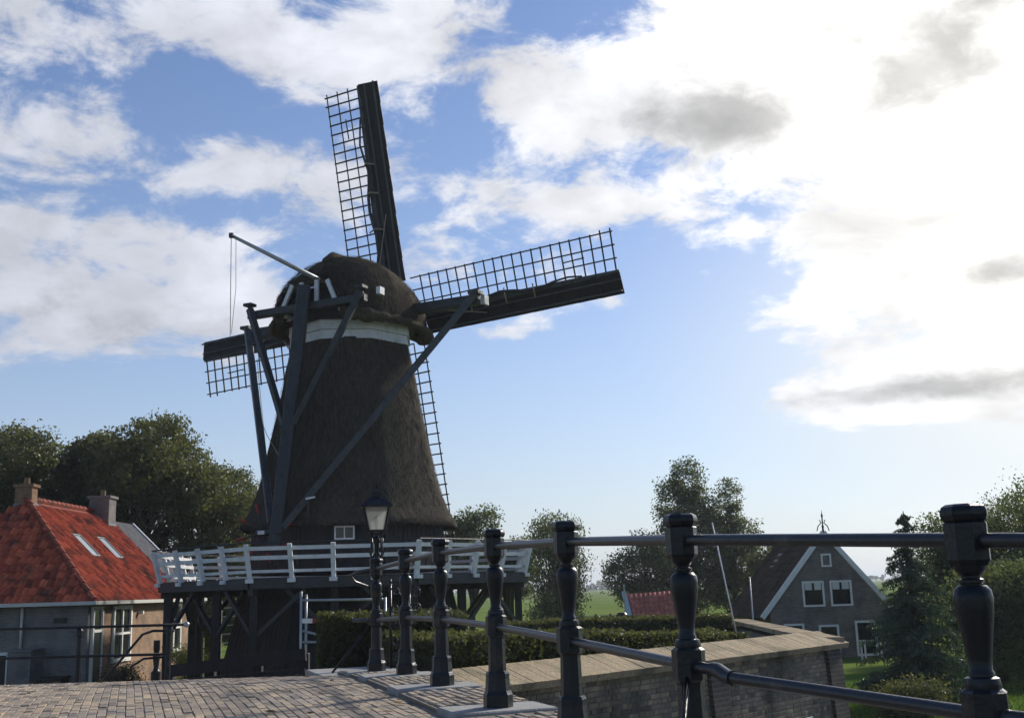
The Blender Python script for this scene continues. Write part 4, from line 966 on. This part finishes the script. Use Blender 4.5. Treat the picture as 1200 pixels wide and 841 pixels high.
gd_ = empty('garage_door', (-18.2, HY0, 0), parent=house)
for (xa, za, xb, zb) in ((-17.02, 0, -17.02, 1.62), (-19.4, 1.62, -16.96, 1.62)):
    m_ = MB(); m_.beam((xa, HY0 - .03, za), (xb, HY0 - .03, zb), .10, .10); m_.build('frame', 'white_trim', gd_)
bb = MB(); bb.box((-18.2, HY0 - .01, .8), (2.3, .04, 1.58)); bb.build('leaf', 'black_paint', gd_)
bb = MB(); bb.box((-16.25, HY0 - .5, .85), (.75, .95, 1.7)); bb.box((-16.25, HY0 - .5, 1.74), (.85, 1.05, .06)); single('coal_bunker', bb, 'grey_render', 'grey masonry bunker standing against the front of the red roofed house', 'bunker')
bb = MB(); bb.box((-15.25, HY0 - .45, .4), (.62, .7, .8)); bb.box((-15.25, HY0 - .45, .84), (.72, .8, .06)); single('wheelie_bin', bb, 'black_paint', 'low black bin beside the grey bunker at the red roofed house', 'bin')

# far huts glimpsed between house and stage
hut = empty('blue_roof_hut', (-17.6, 56, 0), 'small cream hut with blue sheet roof behind the stage railing', 'hut')
bb = MB(); bb.box((-17.4, 56, 2.35), (1.4, 1.6, 4.7)); bb.build('wall', 'cream', hut)
bb = MB(); bb.slab([(-19.6, 55.1, 4.65), (-16.6, 55.1, 4.72), (-16.9, 57, 5.5), (-19.2, 57, 5.5)], .1); bb.build('roof', 'blue_sheet', hut)

# ------------------------------------------------------------------ grey gabled house on the right
GX, GY, GW = 13.05, 48.0, 2.50; GEV = E - 1.12; GAP = E + 1.90; GYB = 56.0
gh = empty('gabled_house', (GX, GY, 0), 'dark brick gabled house with white verges and brown tiled roof', 'house')
bb = MB(); bb.slab([(GX - GW, GY, 0), (GX + GW, GY, 0), (GX + GW, GY, GEV), (GX, GY, GAP - .05), (GX - GW, GY, GEV)], -.3); bb.build('gable_wall', 'gable_brick', gh)
for s_ in (-1, 1):
    bb = MB(); bb.box((GX + s_ * (GW - .15), (GY + GYB) / 2 + .2, GEV / 2), (.3, GYB - GY - .4, GEV)); bb.build('side_wall', 'gable_brick', gh)
    a_, b_, c_, d_ = Vector((GX, GY + .05, GAP)), Vector((GX, GYB, GAP)), Vector((GX + s_ * (GW + .35), GYB, GEV - .46)), Vector((GX + s_ * (GW + .35), GY + .05, GEV - .46))
    bb = MB(); bb.slab([a_, d_, c_, b_] if s_ > 0 else [a_, b_, c_, d_], .1); rf = bb.build('roof', 'brown_tile', gh)
    if s_ < 0:
        upL = (a_ - d_).normalized(); nL = Vector((-upL.z, 0, upL.x)); LL = (a_ - d_).length
        tt = tile_plane(d_, c_, upL, nL, LL, lambda p: True, .26, .36, .12 if nL.z > 0 else -.12)
        pieces('roof_tile', rf, TILE, tt, 'brown_tile', 300, 'tile_cover')
        m_ = MB(); q = d_.lerp(a_, .62) + Vector((0, 4.6, 0)) + nL * .15; m_.slab([q, q + Vector((0, .8, 0)), q + Vector((0, .8, 0)) + upL * .8, q + upL * .8], .05); m_.build('skylight', 'galvanised', gh)
    va, vb = Vector((GX + s_ * .0, GY - .06, GAP + .10)), Vector((GX + s_ * (GW + .36), GY - .06, GEV - .36))
    bb = MB(); bb.beam(va, vb, .16, .20); bb.build('verge_board', 'white_trim', gh)
fz = Vector((0, -1, 0))
window(gh, (GX + .03, GY - .002, E + .83), (1, 0, 0), (0, 0, 1), fz, .36, .48, .07, 0, 0)
for px_ in (-.62, .55):
    w_ = window(gh, (GX + px_, GY - .002, E - .55), (1, 0, 0), (0, 0, 1), fz, .84, .98, .08, 0, 0)
    for cx_ in (-.2, .2):
        m_ = MB(); m_.box((GX + px_ + cx_, GY - .014, E - .24), (.30, .01, .30)); m_.build('curtain', 'curtain', w_)
window(gh, (GX + 1.45, GY - .002, E - 2.42), (1, 0, 0), (0, 0, 1), fz, .80, 1.35, .09, 0, 0)
window(gh, (GX - .10, GY - .002, E - 2.50), (1, 0, 0), (0, 0, 1), fz, .76, 1.25, .09, 0, 0)
window(gh, (GX - 1.55, GY - .002, E - 2.42), (1, 0, 0), (0, 0, 1), fz, .76, 1.25, .09, 0, 0)
fin = empty('finial', (GX, GY - .1, GAP), parent=gh)
bb = MB(); bb.lathe([(.05, .0), (.04, .3), (.06, .34), (.03, .40), (.03, .75), (.055, .80), (.02, .88), (.005, 1.05)], 8, (GX, GY - .06, GAP)); bb.build('spike', 'black_paint', fin, smooth=True)
for s_ in (-1, 1):
    m_ = MB(); m_.tube([(GX + s_ * .26, GY - .06, GAP + .16), (GX + s_ * .20, GY - .06, GAP + .36), (GX + s_ * .06, GY - .06, GAP + .50), (GX + s_ * .12, GY - .06, GAP + .62)], .022, 6); m_.build('scroll', 'black_paint', fin)
tb_ = empty('garden_table', (14.2, 46.2, 0), 'white slatted garden table in front of the gabled house', 'table')
for k in range(5):
    m_ = MB(); m_.beam((13.7, 45.95 + k * .14, .76), (14.7, 45.95 + k * .14, .76), .11, .03); m_.build('slat', 'white_trim', tb_)
for (x, y) in ((13.8, 46.0), (14.6, 46.0), (13.8, 46.5), (14.6, 46.5)):
    m_ = MB(); m_.beam((x, y, 0), (x, y, .74), .06); m_.build('leg', 'white_trim', tb_)

# ------------------------------------------------------------------ red roofed shed far behind the hedges, poles, bin
shed = empty('red_shed', (7.6, 60, 0), 'small shed with dull red tiled roof and pale blue gable trim beyond the hedge', 'shed')
bb = MB(); bb.box((7.65, 61.3, .75), (2.8, 2.3, 1.5)); bb.build('wall', 'pale_blue', shed)
sA, sB, sC, sD = Vector((5.95, 60, 1.35)), Vector((9.3, 60, 1.55)), Vector((9.3, 61.4, 2.95)), Vector((5.75, 61.4, 2.80))
bb = MB(); bb.slab([sA, sB, sC, sD], -.08); shr = bb.build('roof', 'shed_red', shed)
bb = MB(); bb.slab([sD, sC, sC + Vector((0, 1.5, -1.5)), sD + Vector((0, 1.5, -1.5))], -.08); bb.build('roof', 'shed_red', shed)
upS = (sD - sA).normalized(); up_ = Vector((0, .707, .707)); nS = Vector((0, -.707, .707)); tS = Vector((1, 0, .06)).normalized()
qq = []
for j in range(6):
    for i in range(13):
        p = sA + Vector((.13 + i * .252, 0, .06 * i * .252)) + up_ * (.15 + j * .32); Mx = Matrix((tS, up_, nS)).transposed().to_4x4(); Mx.translation = p + nS * .05; qq.append(Mx)
pieces('roof_tile', shr, TILE, qq, 'shed_red', 300)
bb = MB(); bb.beam(sA + Vector((-.1, -.05, 0)), sD + Vector((-.1, -.02, .1)), .22, .14); bb.build('verge_board', 'pale_blue', shed)
b = MB(); b.beam((5.55, 59.9, 0), (5.55, 59.9, 3.3), .07); b.build('corner_post', 'galvanised', shed)
bb = MB(); bb.tube([(4.9, 25.5, E - 1.62), (4.42, 25.4, E + 1.35)], .015, 8); single('white_pole', bb, 'white_trim', 'slender white pole leaning beside the hedge', 'pole', smooth=True)
bb = MB(); bb.tube([(6.35, 31.0, 0), (6.32, 31.0, E + .15)], .02, 8); single('thin_pole', bb, 'galvanised', 'thin upright grey pole beside the brown tiled roof', 'pole', smooth=True)
bn = empty('litter_bin', (5.2, 58, 0), 'black litter bin on a post in the field beside the red shed', 'bin')
bb = MB(); bb.lathe([(.18, 1.1), (.26, 1.75), (.28, 1.8), (.2, 1.9)], 12, (5.2, 58, 0)); bb.build('bucket', 'black_paint', bn, smooth=True, auto=40)
bb = MB(); bb.tube([(5.2, 58, 0), (5.2, 58, 1.15)], .05, 8); bb.build('post', 'black_paint', bn)
fn = empty('field_fence', (3.8, 63, 0), 'low grey wire fence with posts at the edge of the green field', 'fence')
for k in range(5):
    bb = MB(); bb.beam((2.6 + k * .8, 63, 0), (2.6 + k * .8, 63, 1.75), .09); bb.build('post', 'bark', fn)
for z_ in (.8, 1.1, 1.4, 1.65):
    bb = MB(); bb.tube([(2.6, 63, z_), (5.8, 63, z_)], .02, 5); bb.build('wire', 'galvanised', fn)

# ------------------------------------------------------------------ railings and fences left of the mill
lr = empty('quay_railing', (-6.7, 17.5, deck(17.5)), 'thin dark pipe railing with a sloping stay before the red roofed house', 'railing')
LY0 = 17.4; zT, zL = E - .37, E - .80
for zz_, m_ in ((zT, 'iron'), (zL, 'iron')):
    bb = MB(); bb.tube([(-9.6, LY0 - .1, zz_ + .02), (-5.35 if zz_ == zL else -5.12, LY0, zz_)], .022, 10); bb.build('rail', m_, lr, smooth=True)
bb = MB(); bb.lathe([(.0, -.05), (.045, -.02), (.045, .02), (.0, .05)], 10, (-5.10, LY0, zT)); bb.build('rail_knob', 'galvanised', lr, smooth=True)
for x in (-6.72, -5.36, -9.2):
    bb = MB(); bb.lathe([(.06, 0), (.06, .15), (.045, .17), (.042, 1.0), (.055, 1.02), (.055, 1.10), (.03, 1.13)], 8, (x, LY0 - .01, deck(LY0) - .12)); bb.build('post', 'iron', lr)
xb = -5.58
bb = MB(); bb.lathe([(.075, 0), (.075, .45), (.05, .47), (.038, .52), (.055, .66), (.055, .70), (.035, .72), (.05, .78), (.05, .92)], 12, (xb, LY0 + .12, deck(LY0) - .12)); bb.build('post', 'iron', lr, smooth=True, auto=40)
bb = MB(); bb.tube([(-5.3, LY0 + .05, E - .46), (-5.62, LY0 + .05, E - .45), (-5.78, LY0 + .04, E - .50), (-6.62, LY0, deck(LY0) - .1)], .02, 8); bb.build('stay', 'iron', lr, smooth=True)
bb = MB(); bb.tube([(-5.4, LY0 + .05, E - .84), (-5.75, LY0 + .05, E - .86), (-5.95, LY0 + .04, E - .98)], .018, 8); bb.build('stay', 'iron', lr, smooth=True)
# dark plank fence before the mill
pf = empty('plank_fence', (-4.7, 20, 0), 'low black wooden plank fence in front of the windmill base', 'fence')
fa, fb = Vector((-6.15, 19.8, 0)), Vector((-3.55, 19.0, 0))
def fz_(t): return deck(fa.lerp(fb, t).y) - .15
for t_ in (0.03, .33, .66, .98):
    p = fa.lerp(fb, t_); bb = MB(); bb.beam((p.x, p.y, fz_(t_) - .3), (p.x, p.y, E - 1.22 + .30 * t_), .17); bb.build('post', 'tar_wood', pf, bevel=.01)
for h0, h1 in ((-1.16, -.90), (-1.40, -1.22), (-1.60, -1.50)):
    bb = MB(); bb.beam((fa.x, fa.y - .10, E + h0 - .04), (fb.x, fb.y - .10, E + h1 - .04), .05, .20); bb.build('plank', 'tar_wood', pf)
# steel scaffold frame by the mill base with a red and white board
sf = empty('scaffold_frame', (-6.3, 33.0, 0), 'pale steel tube frame with a red tipped board beside the mill base', 'scaffold')
ys = 33.0
for (a_, b_) in (((-6.35, ys, 0), (-6.35, ys, E + .14)), ((-6.22, ys + .1, .2), (-6.22, ys + .1, E + .05)), ((-6.3, ys, E - .12), (-3.9, ys, E - .16)), ((-6.3, ys, E - 1.30), (-4.9, ys, E - 1.33)), ((-6.3, ys, E - .98), (-5.0, ys, E - 1.34)), ((-3.9, ys, 0), (-3.9, ys, E - .1))):
    bb = MB(); bb.tube([a_, b_], .038, 8); bb.build('tube', 'galvanised', sf, smooth=True)
bb = MB(); bb.beam((-6.3, ys - .06, E - .70), (-4.9, ys - .06, E - .74), .03, .13); bb.build('board', 'white_trim', sf)
bb = MB(); bb.beam((-6.0, ys - .085, E - .706), (-5.6, ys - .085, E - .716), .012, .134); bb.build('red_band', 'red_paint', sf)
# timber rack seen under the stage
rk = empty('timber_rack', (-13.0, 46.8, 0), 'open rack of thin pale laths seen between the stage posts', 'rack')
for x in (-13.4, -11.7):
    bb = MB(); bb.beam((x, 51, 0), (x, 51, 3.1), .07); bb.build('upright', 'galvanised', rk)
for k in range(7):
    bb = MB(); bb.beam((-13.5, 50.95, .5 + k * .38), (-11.6, 50.95, .55 + k * .38), .05, .035); bb.build('lath', 'galvanised', rk)

# ------------------------------------------------------------------ vegetation
def crown_pts(blobs_, n, clump=.42, per=26, shell=.55, flat=1.0):
    """leaf positions gathered in clumps on and inside a set of ellipsoids"""
    vol = np.array([b_[3] * b_[4] * b_[5] for b_ in blobs_]) ** .75; vol = vol / vol.sum(); out = []; ts = []
    for b_, w in zip(blobs_, vol):
        m = max(3, int(n * w / per)); d = rng.normal(size=(m, 3)); d /= np.linalg.norm(d, axis=1)[:, None]
        r = (shell + (1 - shell) * rng.random(m)) ** .8; r *= 1 + .12 * np.clip(rng.normal(size=m), -1.5, 1.3) * (rng.random(m) < .4)
        c = np.array(b_[:3]) + d * r[:, None] * np.array(b_[3:6])
        cl = clump * (.6 + .8 * rng.random(m))
        P = c[:, None, :] + np.clip(rng.normal(size=(m, per, 3)), -1.5, 1.5) * cl[:, None, None] * np.array([1, 1, .7 * flat])
        ct = rng.normal(.42, .17, m)
        out.append(P.reshape(-1, 3)); ts.append((ct[:, None] + rng.normal(0, .13, (m, per))).ravel())
    return np.concatenate(out), np.clip(np.concatenate(ts), 0, 1)
def tree(x, y, H, blobs_, n, leaf, m, label, cat='tree', name='broadleaf_tree', group=None, clump=.27, per=40, trunk=.3, z0=0, limbs=True, droop=None, aspect=1.6, shell=.5):
    t = empty(name, (x, y, z0), label, cat, group)
    abs_b = [(x + b_[0], y + b_[1], z0 + b_[2], b_[3], b_[4], b_[5]) for b_ in blobs_]
    P, ti = crown_pts(abs_b, int(n * 2.5), clump, per, shell)
    keep = P[:, 2] > z0 + .05; P, ti = P[keep], ti[keep]
    V, F = leaves(P, leaf * .52, aspect, droop=droop)
    quads_obj('crown', m, V, F, ti, t)
    b = MB(); lean = random.uniform(-.2, .2); top = Vector((x + lean, y, z0 + H * .62))
    b.tube([(x, y, z0 - .05), (x + lean * .3, y, z0 + H * .22), top.lerp(Vector((x, y, z0 + H * .22)), .4), top], [trunk, trunk * .75, trunk * .5, trunk * .18], 9)
    for bl_ in (abs_b if limbs else []):
        for q in range(3):
            s_ = Vector((x + lean * .5, y, z0 + H * random.uniform(.2, .45))); e_ = Vector(bl_[:3]) + Vector((random.gauss(0, 1) * bl_[3] * .45, random.gauss(0, 1) * bl_[4] * .45, random.gauss(0, .5) * bl_[5] * .5))
            md = s_.lerp(e_, .5) + Vector((random.gauss(0, .2), random.gauss(0, .2), .25)); b.tube([s_, md, e_], [trunk * .35, trunk * .2, trunk * .06], 6)
    b.build('trunk', 'bark', t, smooth=True)
    return t
def lobes(n, rx, rz, zc, seed, spread=.6, rr=.55):
    g_ = random.Random(seed); out = [(0, 0, zc, rx * .62, rx * .62, rz * .7)]
    for k in range(n):
        a = 2 * math.pi * k / n + g_.uniform(-.3, .3); zq = g_.uniform(-.55, .65)
        s_ = spread * math.sqrt(max(.1, 1 - zq * zq * .8)); r_ = rr * g_.uniform(.7, 1.1)
        out.append((math.cos(a) * rx * s_, math.sin(a) * rx * s_, zc + zq * rz, rx * r_ * .8, rx * r_ * .8, rz * r_ * .62))
    return out
# big trees behind the red roofed house
tree(-27.2, 58, 10.5, lobes(8, 3.6, 3.8, 6.8, 1), 15000, .19, 'leaf_oak', 'broad dark oak at the outer end of the row behind the red roofed cottage', group='oaks behind the cottage', trunk=.34)
tree(-23.4, 56, 12.3, lobes(11, 4.4, 4.7, 7.9, 2), 26000, .19, 'leaf_oak', 'broad dense oak directly behind the small front chimney of the cottage', group='oaks behind the cottage', trunk=.4)
tree(-19.3, 57, 12.9, lobes(12, 4.3, 4.8, 8.3, 3), 26000, .19, 'leaf_oak', 'tallest domed oak behind the back chimney of the cottage', group='oaks behind the cottage', trunk=.42)
tree(-16.0, 59, 11.2, lobes(10, 3.6, 4.2, 7.2, 4), 20000, .18, 'leaf_oak', 'rounded oak between the cottage chimney and the windmill tail pole', group='oaks behind the cottage', trunk=.34)
tree(-13.6, 63, 9.6, lobes(9, 2.6, 3.5, 6.0, 5), 9000, .18, 'leaf_willow', 'lighter thin leaved tree next to the foot of the windmill tail pole', trunk=.25, clump=.34)
tree(-14.3, 57, 4.6, lobes(7, 2.4, 1.9, 2.3, 6), 8000, .16, 'leaf_shrub', 'bushy green shrub growing under the left end of the mill stage', 'shrub', 'shrub', trunk=.12)
tree(-10.8, 58, 4.0, lobes(7, 2.0, 1.6, 2.0, 7), 6000, .16, 'leaf_shrub', 'green shrub seen behind the rack of laths under the stage', 'shrub', 'shrub', trunk=.12)
# behind and right of the mill
tree(-3.2, 76, 9.0, lobes(8, 2.4, 3.2, 5.9, 8), 8000, .2, 'leaf_willow', 'pale green tree just behind the lowest sail of the windmill', trunk=.25, clump=.34)
tree(-.6, 80, 7.2, lobes(7, 2.4, 2.3, 4.6, 9), 7000, .2, 'leaf_willow', 'small pale green tree behind the right end of the mill stage', trunk=.22, clump=.34)
tree(2.2, 66, 7.6, [(0, 0, 6.2, 1.5, 1.5, 1.3), (-.6, 0, 4.6, 1.3, 1.3, 1.5), (.7, .2, 4.4, 1.2, 1.2, 1.4), (.1, 0, 2.6, 1.5, 1.4, 1.6), (-.3, 0, 1.4, 1.5, 1.3, 1.1)], 8500, .16, 'leaf_poplar', 'drooping grey green tree standing alone right of the mill stage', trunk=.22, clump=.36, droop=(0, 0, -1))
tree(7.9, 71, 6.8, [(0, 0, 4.3, 2.2, 2.2, 1.7), (-1.2, 0, 3.8, 1.5, 1.5, 1.4), (1.3, .4, 3.9, 1.5, 1.5, 1.5), (.2, 0, 5.4, 1.3, 1.3, 1.0), (-.5, -.2, 2.5, 1.2, 1.2, .8)], 7500, .17, 'leaf_poplar', 'low rounded tree over the red shed, sky showing through its crown', trunk=.2, clump=.30)
tree(11.5, 75, 11.4, [(0, 0, 9.9, 1.2, 1.2, 1.7), (-.9, .2, 8.6, 1.2, 1.2, 1.6), (.8, 0, 8.3, 1.2, 1.2, 1.5), (0, 0, 6.8, 2.1, 2.0, 1.6), (-1.0, 0, 5.0, 1.8, 1.8, 1.8), (1.2, 0, 5.0, 1.8, 1.8, 1.9), (.2, 0, 3.0, 2.2, 2.0, 1.6)], 17000, .18, 'leaf_poplar', 'tallest ragged poplar with two peaks behind the railing', trunk=.3, clump=.28)
tree(14.4, 76, 10.0, [(0, 0, 8.9, .8, .8, 1.4), (-.3, .2, 7.3, 1.3, 1.2, 1.5), (.6, 0, 6.2, 1.4, 1.3, 1.5), (0, 0, 4.4, 2.1, 1.9, 1.8), (.3, 0, 2.6, 2.2, 2.0, 1.4)], 11000, .18, 'leaf_poplar', 'slender pointed poplar beside the taller ragged poplar', trunk=.26, clump=.28)
tree(17.0, 72, 7.0, lobes(7, 2.3, 2.5, 4.0, 12), 7500, .18, 'leaf_poplar', 'low spreading tree behind the brown tiled roof', trunk=.2, clump=.30)
# right hand garden trees
for i, (x, y, H, rx, sd_, lb_) in enumerate(((17.6, 45, 6.3, 1.9, 13, 'loose leafy tree rising directly behind the dark spruce'), (18.9, 44, 7.3, 2.4, 14, 'feathery grey green tree rising above the railing head, taller than its neighbours'), (21.9, 46, 7.4, 2.7, 15, 'feathery tree at the outer end of the garden, past the railing post'), (17.2, 39, 4.6, 1.7, 16, 'low leafy tree in front of the feathery garden trees'), (14.6, 35, 3.9, 1.2, 17, 'low dense tree beside the spruce'))):
    tree(x, y, H, lobes(10, rx, H * .44, H * .52, sd_), 13000, .13, 'leaf_willow', lb_, group='garden trees by the lawn', trunk=.2, clump=.34, shell=.45)
# spruce
def spruce(x, y, H, rb, label):
    t = empty('spruce_tree', (x, y, 0), label, 'tree'); Ps = []; T = []
    b = MB(); b.tube([(x, y, -.05), (x, y, H * .5), (x, y, H * .99)], [.12, .07, .012], 8); b.build('trunk', 'bark', t, smooth=True)
    br = MB()
    z = .25
    while z < H * .98:
        f_ = 1 - z / H; L = rb * (f_ ** .85) + .06; nb_ = max(4, int(11 * f_ + 3))
        for k in range(nb_):
            a = random.uniform(0, 6.283); l = L * random.uniform(.72, 1.14); dr_ = .30 * l; p0 = Vector((x, y, z + random.uniform(-.05, .05)))
            p1 = p0 + Vector((math.cos(a) * l, math.sin(a) * l, -dr_ * .75 + .12 * l * l * .2)); br.tube([p0, p0.lerp(p1, .5) + Vector((0, 0, .03)), p1], [.016, .01, .004], 4, caps=False)
            m = int(14 + 74 * l); s_ = rng.random(m) ** .75; side = Vector((-math.sin(a), math.cos(a), 0)); w = .26 * l * (1 - s_ * .75) + .05
            q = np.array(p0)[None] + np.outer(s_, np.array(p1 - p0)) + np.outer((rng.random(m) - .5) * 2 * w, np.array(side)); q[:, 2] -= np.abs(rng.normal(0, .05, m)); Ps.append(q); T.append(np.clip(rng.normal(.3, .2, m) + .25 * s_, 0, 1))
        z += .115 + .05 * f_
    P = np.concatenate(Ps); V, F = leaves(P, .035, 4.0, droop=(0, 0, -.35)); quads_obj('crown', 'leaf_spruce', V, F, np.concatenate(T), t); br.build('branches', 'bark', t)
spruce(10.35, 30.0, 5.0, 1.75, 'dark green spruce with drooping branches before the gabled house')
# hedges
def hedge(name, pts, w, zb, tops, label, dens=900, leaf=.045, m='leaf_hedge'):
    """clipped hedge along a poly-line; tops = height at each point"""
    t = empty(name, (pts[0][0], pts[0][1], zb), label, 'hedge'); c = MB(); Ps = []
    for (a, b_, ta, tb2) in zip(pts, pts[1:], tops, tops[1:]):
        A, B = Vector((*a, 0)), Vector((*b_, 0)); d = (B - A).normalized(); nn = Vector((d.y, -d.x, 0)); L = (B - A).length; k = .05
        h = w / 2 - k
        vs = [A + nn * h + Vector((0, 0, zb)), B + nn * h + Vector((0, 0, zb)), B - nn * h + Vector((0, 0, zb)), A - nn * h + Vector((0, 0, zb)), A + nn * h + Vector((0, 0, ta - k)), B + nn * h + Vector((0, 0, tb2 - k)), B - nn * h + Vector((0, 0, tb2 - k)), A - nn * h + Vector((0, 0, ta - k))]
        c.add(vs, [(0, 3, 2, 1), (4, 5, 6, 7), (0, 1, 5, 4), (1, 2, 6, 5), (2, 3, 7, 6), (3, 0, 4, 7)])
        hh = (ta + tb2) / 2 - zb
        for (kind, area) in (('f', L * hh), ('b', L * hh * .4), ('t', L * w), ('e', w * hh), ('s', w * hh)):
            n_ = int(area * dens); s_ = rng.random(n_); v_ = rng.random(n_)
            top = ta + (tb2 - ta) * s_
            if kind == 'f': x_, z_, l_ = np.full(n_, w / 2), zb + v_ * (top - zb), s_
            elif kind == 'b': x_, z_, l_ = np.full(n_, -w / 2), zb + v_ * (top - zb), s_
            elif kind == 't': x_, z_, l_ = (v_ - .5) * w, top, s_
            elif kind == 'e': x_, z_, l_ = (v_ - .5) * w, zb + s_ * (ta - zb), np.zeros(n_)
            else: x_, z_, l_ = (v_ - .5) * w, zb + s_ * (tb2 - zb), np.ones(n_)
            P = np.array(A)[None] + np.outer(l_ * L, np.array(d)) + np.outer(x_, np.array(nn)); P[:, 2] = z_
            wob = np.array([mnoise.noise(Vector(p) * 2.2) for p in P]) * .07
            ctr = np.array(A)[None] + np.outer(l_ * L, np.array(d)); ctr[:, 2] = zb + (top - zb) * .5 if kind != 'x' else 0
            dir_ = P - ctr; dir_ /= np.linalg.norm(dir_, axis=1)[:, None] + 1e-6
            P = P + dir_ * (wob + rng.normal(0, .028, n_))[:, None]; Ps.append(P)
    c.build('hedge_core', 'leaf_hedge', t)  # solid dark core box underneath the surface leaves
    P = np.concatenate(Ps); V, F = leaves(P, leaf, 1.5)
    big = np.array([mnoise.noise(Vector(p) * .9) for p in P]); quads_obj('foliage', m, V, F, np.clip(rng.normal(.38, .2, len(P)) + .25 * big, 0, 1), t)
TZ = E - 1.6
hedge('clipped_hedge', [(-2.55, 14.4), (-.75, 14.75)], .9, deck(14.4) - .5, [E - .27, E - .30], 'squarish tall clipped hedge directly behind the street lamp', 3000, .032)
h0 = W0 - n1_ * 1.15 + t1 * 1.2; h1 = W1 - bis * 1.5 - t1 * .9
hedge('clipped_hedge', [tuple(h0), tuple(h0.lerp(h1, .45)), tuple(h1)], 1.25, TZ - .02, [E - .50, E - .62, E - .80], 'long low clipped hedge running just behind the quay wall', 2600, .032)
hedge('clipped_hedge', [(-.6, 27.0), (5.0, 27.6)], .9, TZ - .1, [E - .76, E - .78], 'second darker clipped hedge behind the long low hedge', 1400, .042)
# shrubs on the right bank and by the house
def shrub(x, y, rx, rz, n, label, z0=0, leaf=.07, m='leaf_shrub', sd_=1, group=None):
    tree(x, y, rz * 2, lobes(6, rx, rz, rz * .95, sd_, .55, .6), n, leaf, m, label, 'shrub', 'shrub', group, clump=.2, per=22, trunk=.05, z0=z0)
shrub(8.7, 26.0, .8, .55, 5000, 'dark shrub at the foot of the quay wall corner', sd_=21, m='leaf_hedge')
shrub(12.6, 26.4, .8, .42, 4500, 'low rounded shrub in front of the spruce on the lawn edge', sd_=22, m='leaf_hedge')
shrub(15.3, 33.5, 1.8, 1.1, 6500, 'wide shrub under the loose garden trees', sd_=23)
shrub(18.2, 36.0, 1.9, 1.25, 6500, 'bushy shrub under the feathery garden trees', sd_=24)
shrub(16.4, 40.5, .9, .6, 3000, 'small shrub beside the white garden table', sd_=25)
shrub(-13.5, 38.9, .75, .6, 3500, 'clipped dark shrub under the cottage side window', sd_=26, m='leaf_hedge')
shrub(-12.9, 44.0, .7, .75, 2500, 'second shrub along the lit side wall of the cottage', sd_=27)
shrub(3.6, 66.5, 1.2, .6, 2500, 'rough low bush in the field by the wire fence', sd_=28)
shrub(18.6, 56, 1.3, 1.1, 3500, 'rounded bush at the far corner of the gabled house', sd_=29, leaf=.12)
bb = MB(); bb.box((13.6, 25.0, .22), (2.6, .5, .44)); single('low_kerb_wall', bb, 'pad_stone', 'low pale stone wall at the edge of the lawn below the bridge', 'wall', bevel=.03)
# lawn with grass blades on the far bank
bb = MB(); bb.add([(6.2, 24.05, .004), (26, 24.05, .004), (26, 40, .004), (6.2, 40, .004)], [(0, 1, 2, 3)]); lw = tag(bb.build('lawn', 'lawn'), kind='structure')
n = 26000; P = np.stack([6.2 + rng.random(n) * 17, 24.1 + (rng.random(n) ** 1.5) * 12, np.full(n, .045)], 1); V, F = leaves(P, .03, 4.0, droop=(0, 0, 1.1)); go_ = quads_obj('lawn_grass', 'leaf_grass', V, F, rng.random(n)); tag(go_, 'short mown grass on the far bank', 'grass', kind='stuff')
# rough grass at the near edge of the field
n = 16000; P = np.stack([-2 + rng.random(n) * 26, 62 + rng.random(n) * 40, np.full(n, .16)], 1); V, F = leaves(P, .16, 2.6, droop=(0, 0, 1.0)); go_ = quads_obj('field_grass', 'leaf_grass', V, F, rng.random(n)); tag(go_, 'rough green grass at the near edge of the field', 'grass', kind='stuff')
# far woods on the horizon
bl_ = []; g_ = random.Random(5)
x = -700
while x < 900:
    y = 1150 + g_.uniform(-60, 160); s_ = g_.uniform(3, 7); bl_.append((x, y, s_ * .45, g_.uniform(7, 22), 8, s_)); x += g_.uniform(6, 26)
P, ti = crown_pts(bl_, 26000, 1.0, 20, .6); P[:, 2] = np.abs(P[:, 2]); V, F = leaves(P, 2.4, 1.4); fw = quads_obj('far_woods', 'leaf_far', V, F, ti); tag(fw, 'distant line of woods along the flat horizon', 'woods', kind='stuff')

# fallen leaves blown over the paving
n = 150; uu, vv_ = -2 + rng.random(n) * 9, -.4 - rng.random(n) ** 1.3 * 7; P = []
for a_, b_ in zip(uu, vv_):
    p = UVs(a_, b_ + .06); P.append((p.x, p.y, deck(p.y) - KERB + .008))
V, F = leaves(np.array(P), .05, 1.4); V[:, 2] = np.repeat(np.array(P)[:, 2], 4) + (V[:, 2] - np.repeat(np.array(P)[:, 2], 4)) * .25 + .004
go_ = quads_obj('fallen_leaves', 'dry_leaf', V, F, rng.random(n)); tag(go_, 'scattered dry brown leaves lying on the brick road', 'leaves', kind='stuff')
# ------------------------------------------------------------------ thin air over the polder
hz = MB(); hz.box((0, 3300, 11.5), (8200, 7600, 28)); ho_ = hz.build('haze', 'grass'); ho_['kind'] = 'stuff'; ho_.data.materials.clear()
hm = bpy.data.materials.new('haze_air'); hm.use_nodes = True; hm.node_tree.nodes.clear()
pv = hm.node_tree.nodes.new('ShaderNodeVolumePrincipled'); pv.inputs['Density'].default_value = .00032; pv.inputs['Color'].default_value = (.86, .92, 1, 1); pv.inputs['Anisotropy'].default_value = .2
mo = hm.node_tree.nodes.new('ShaderNodeOutputMaterial'); hm.node_tree.links.new(pv.outputs[0], mo.inputs['Volume']); ho_.data.materials.append(hm)
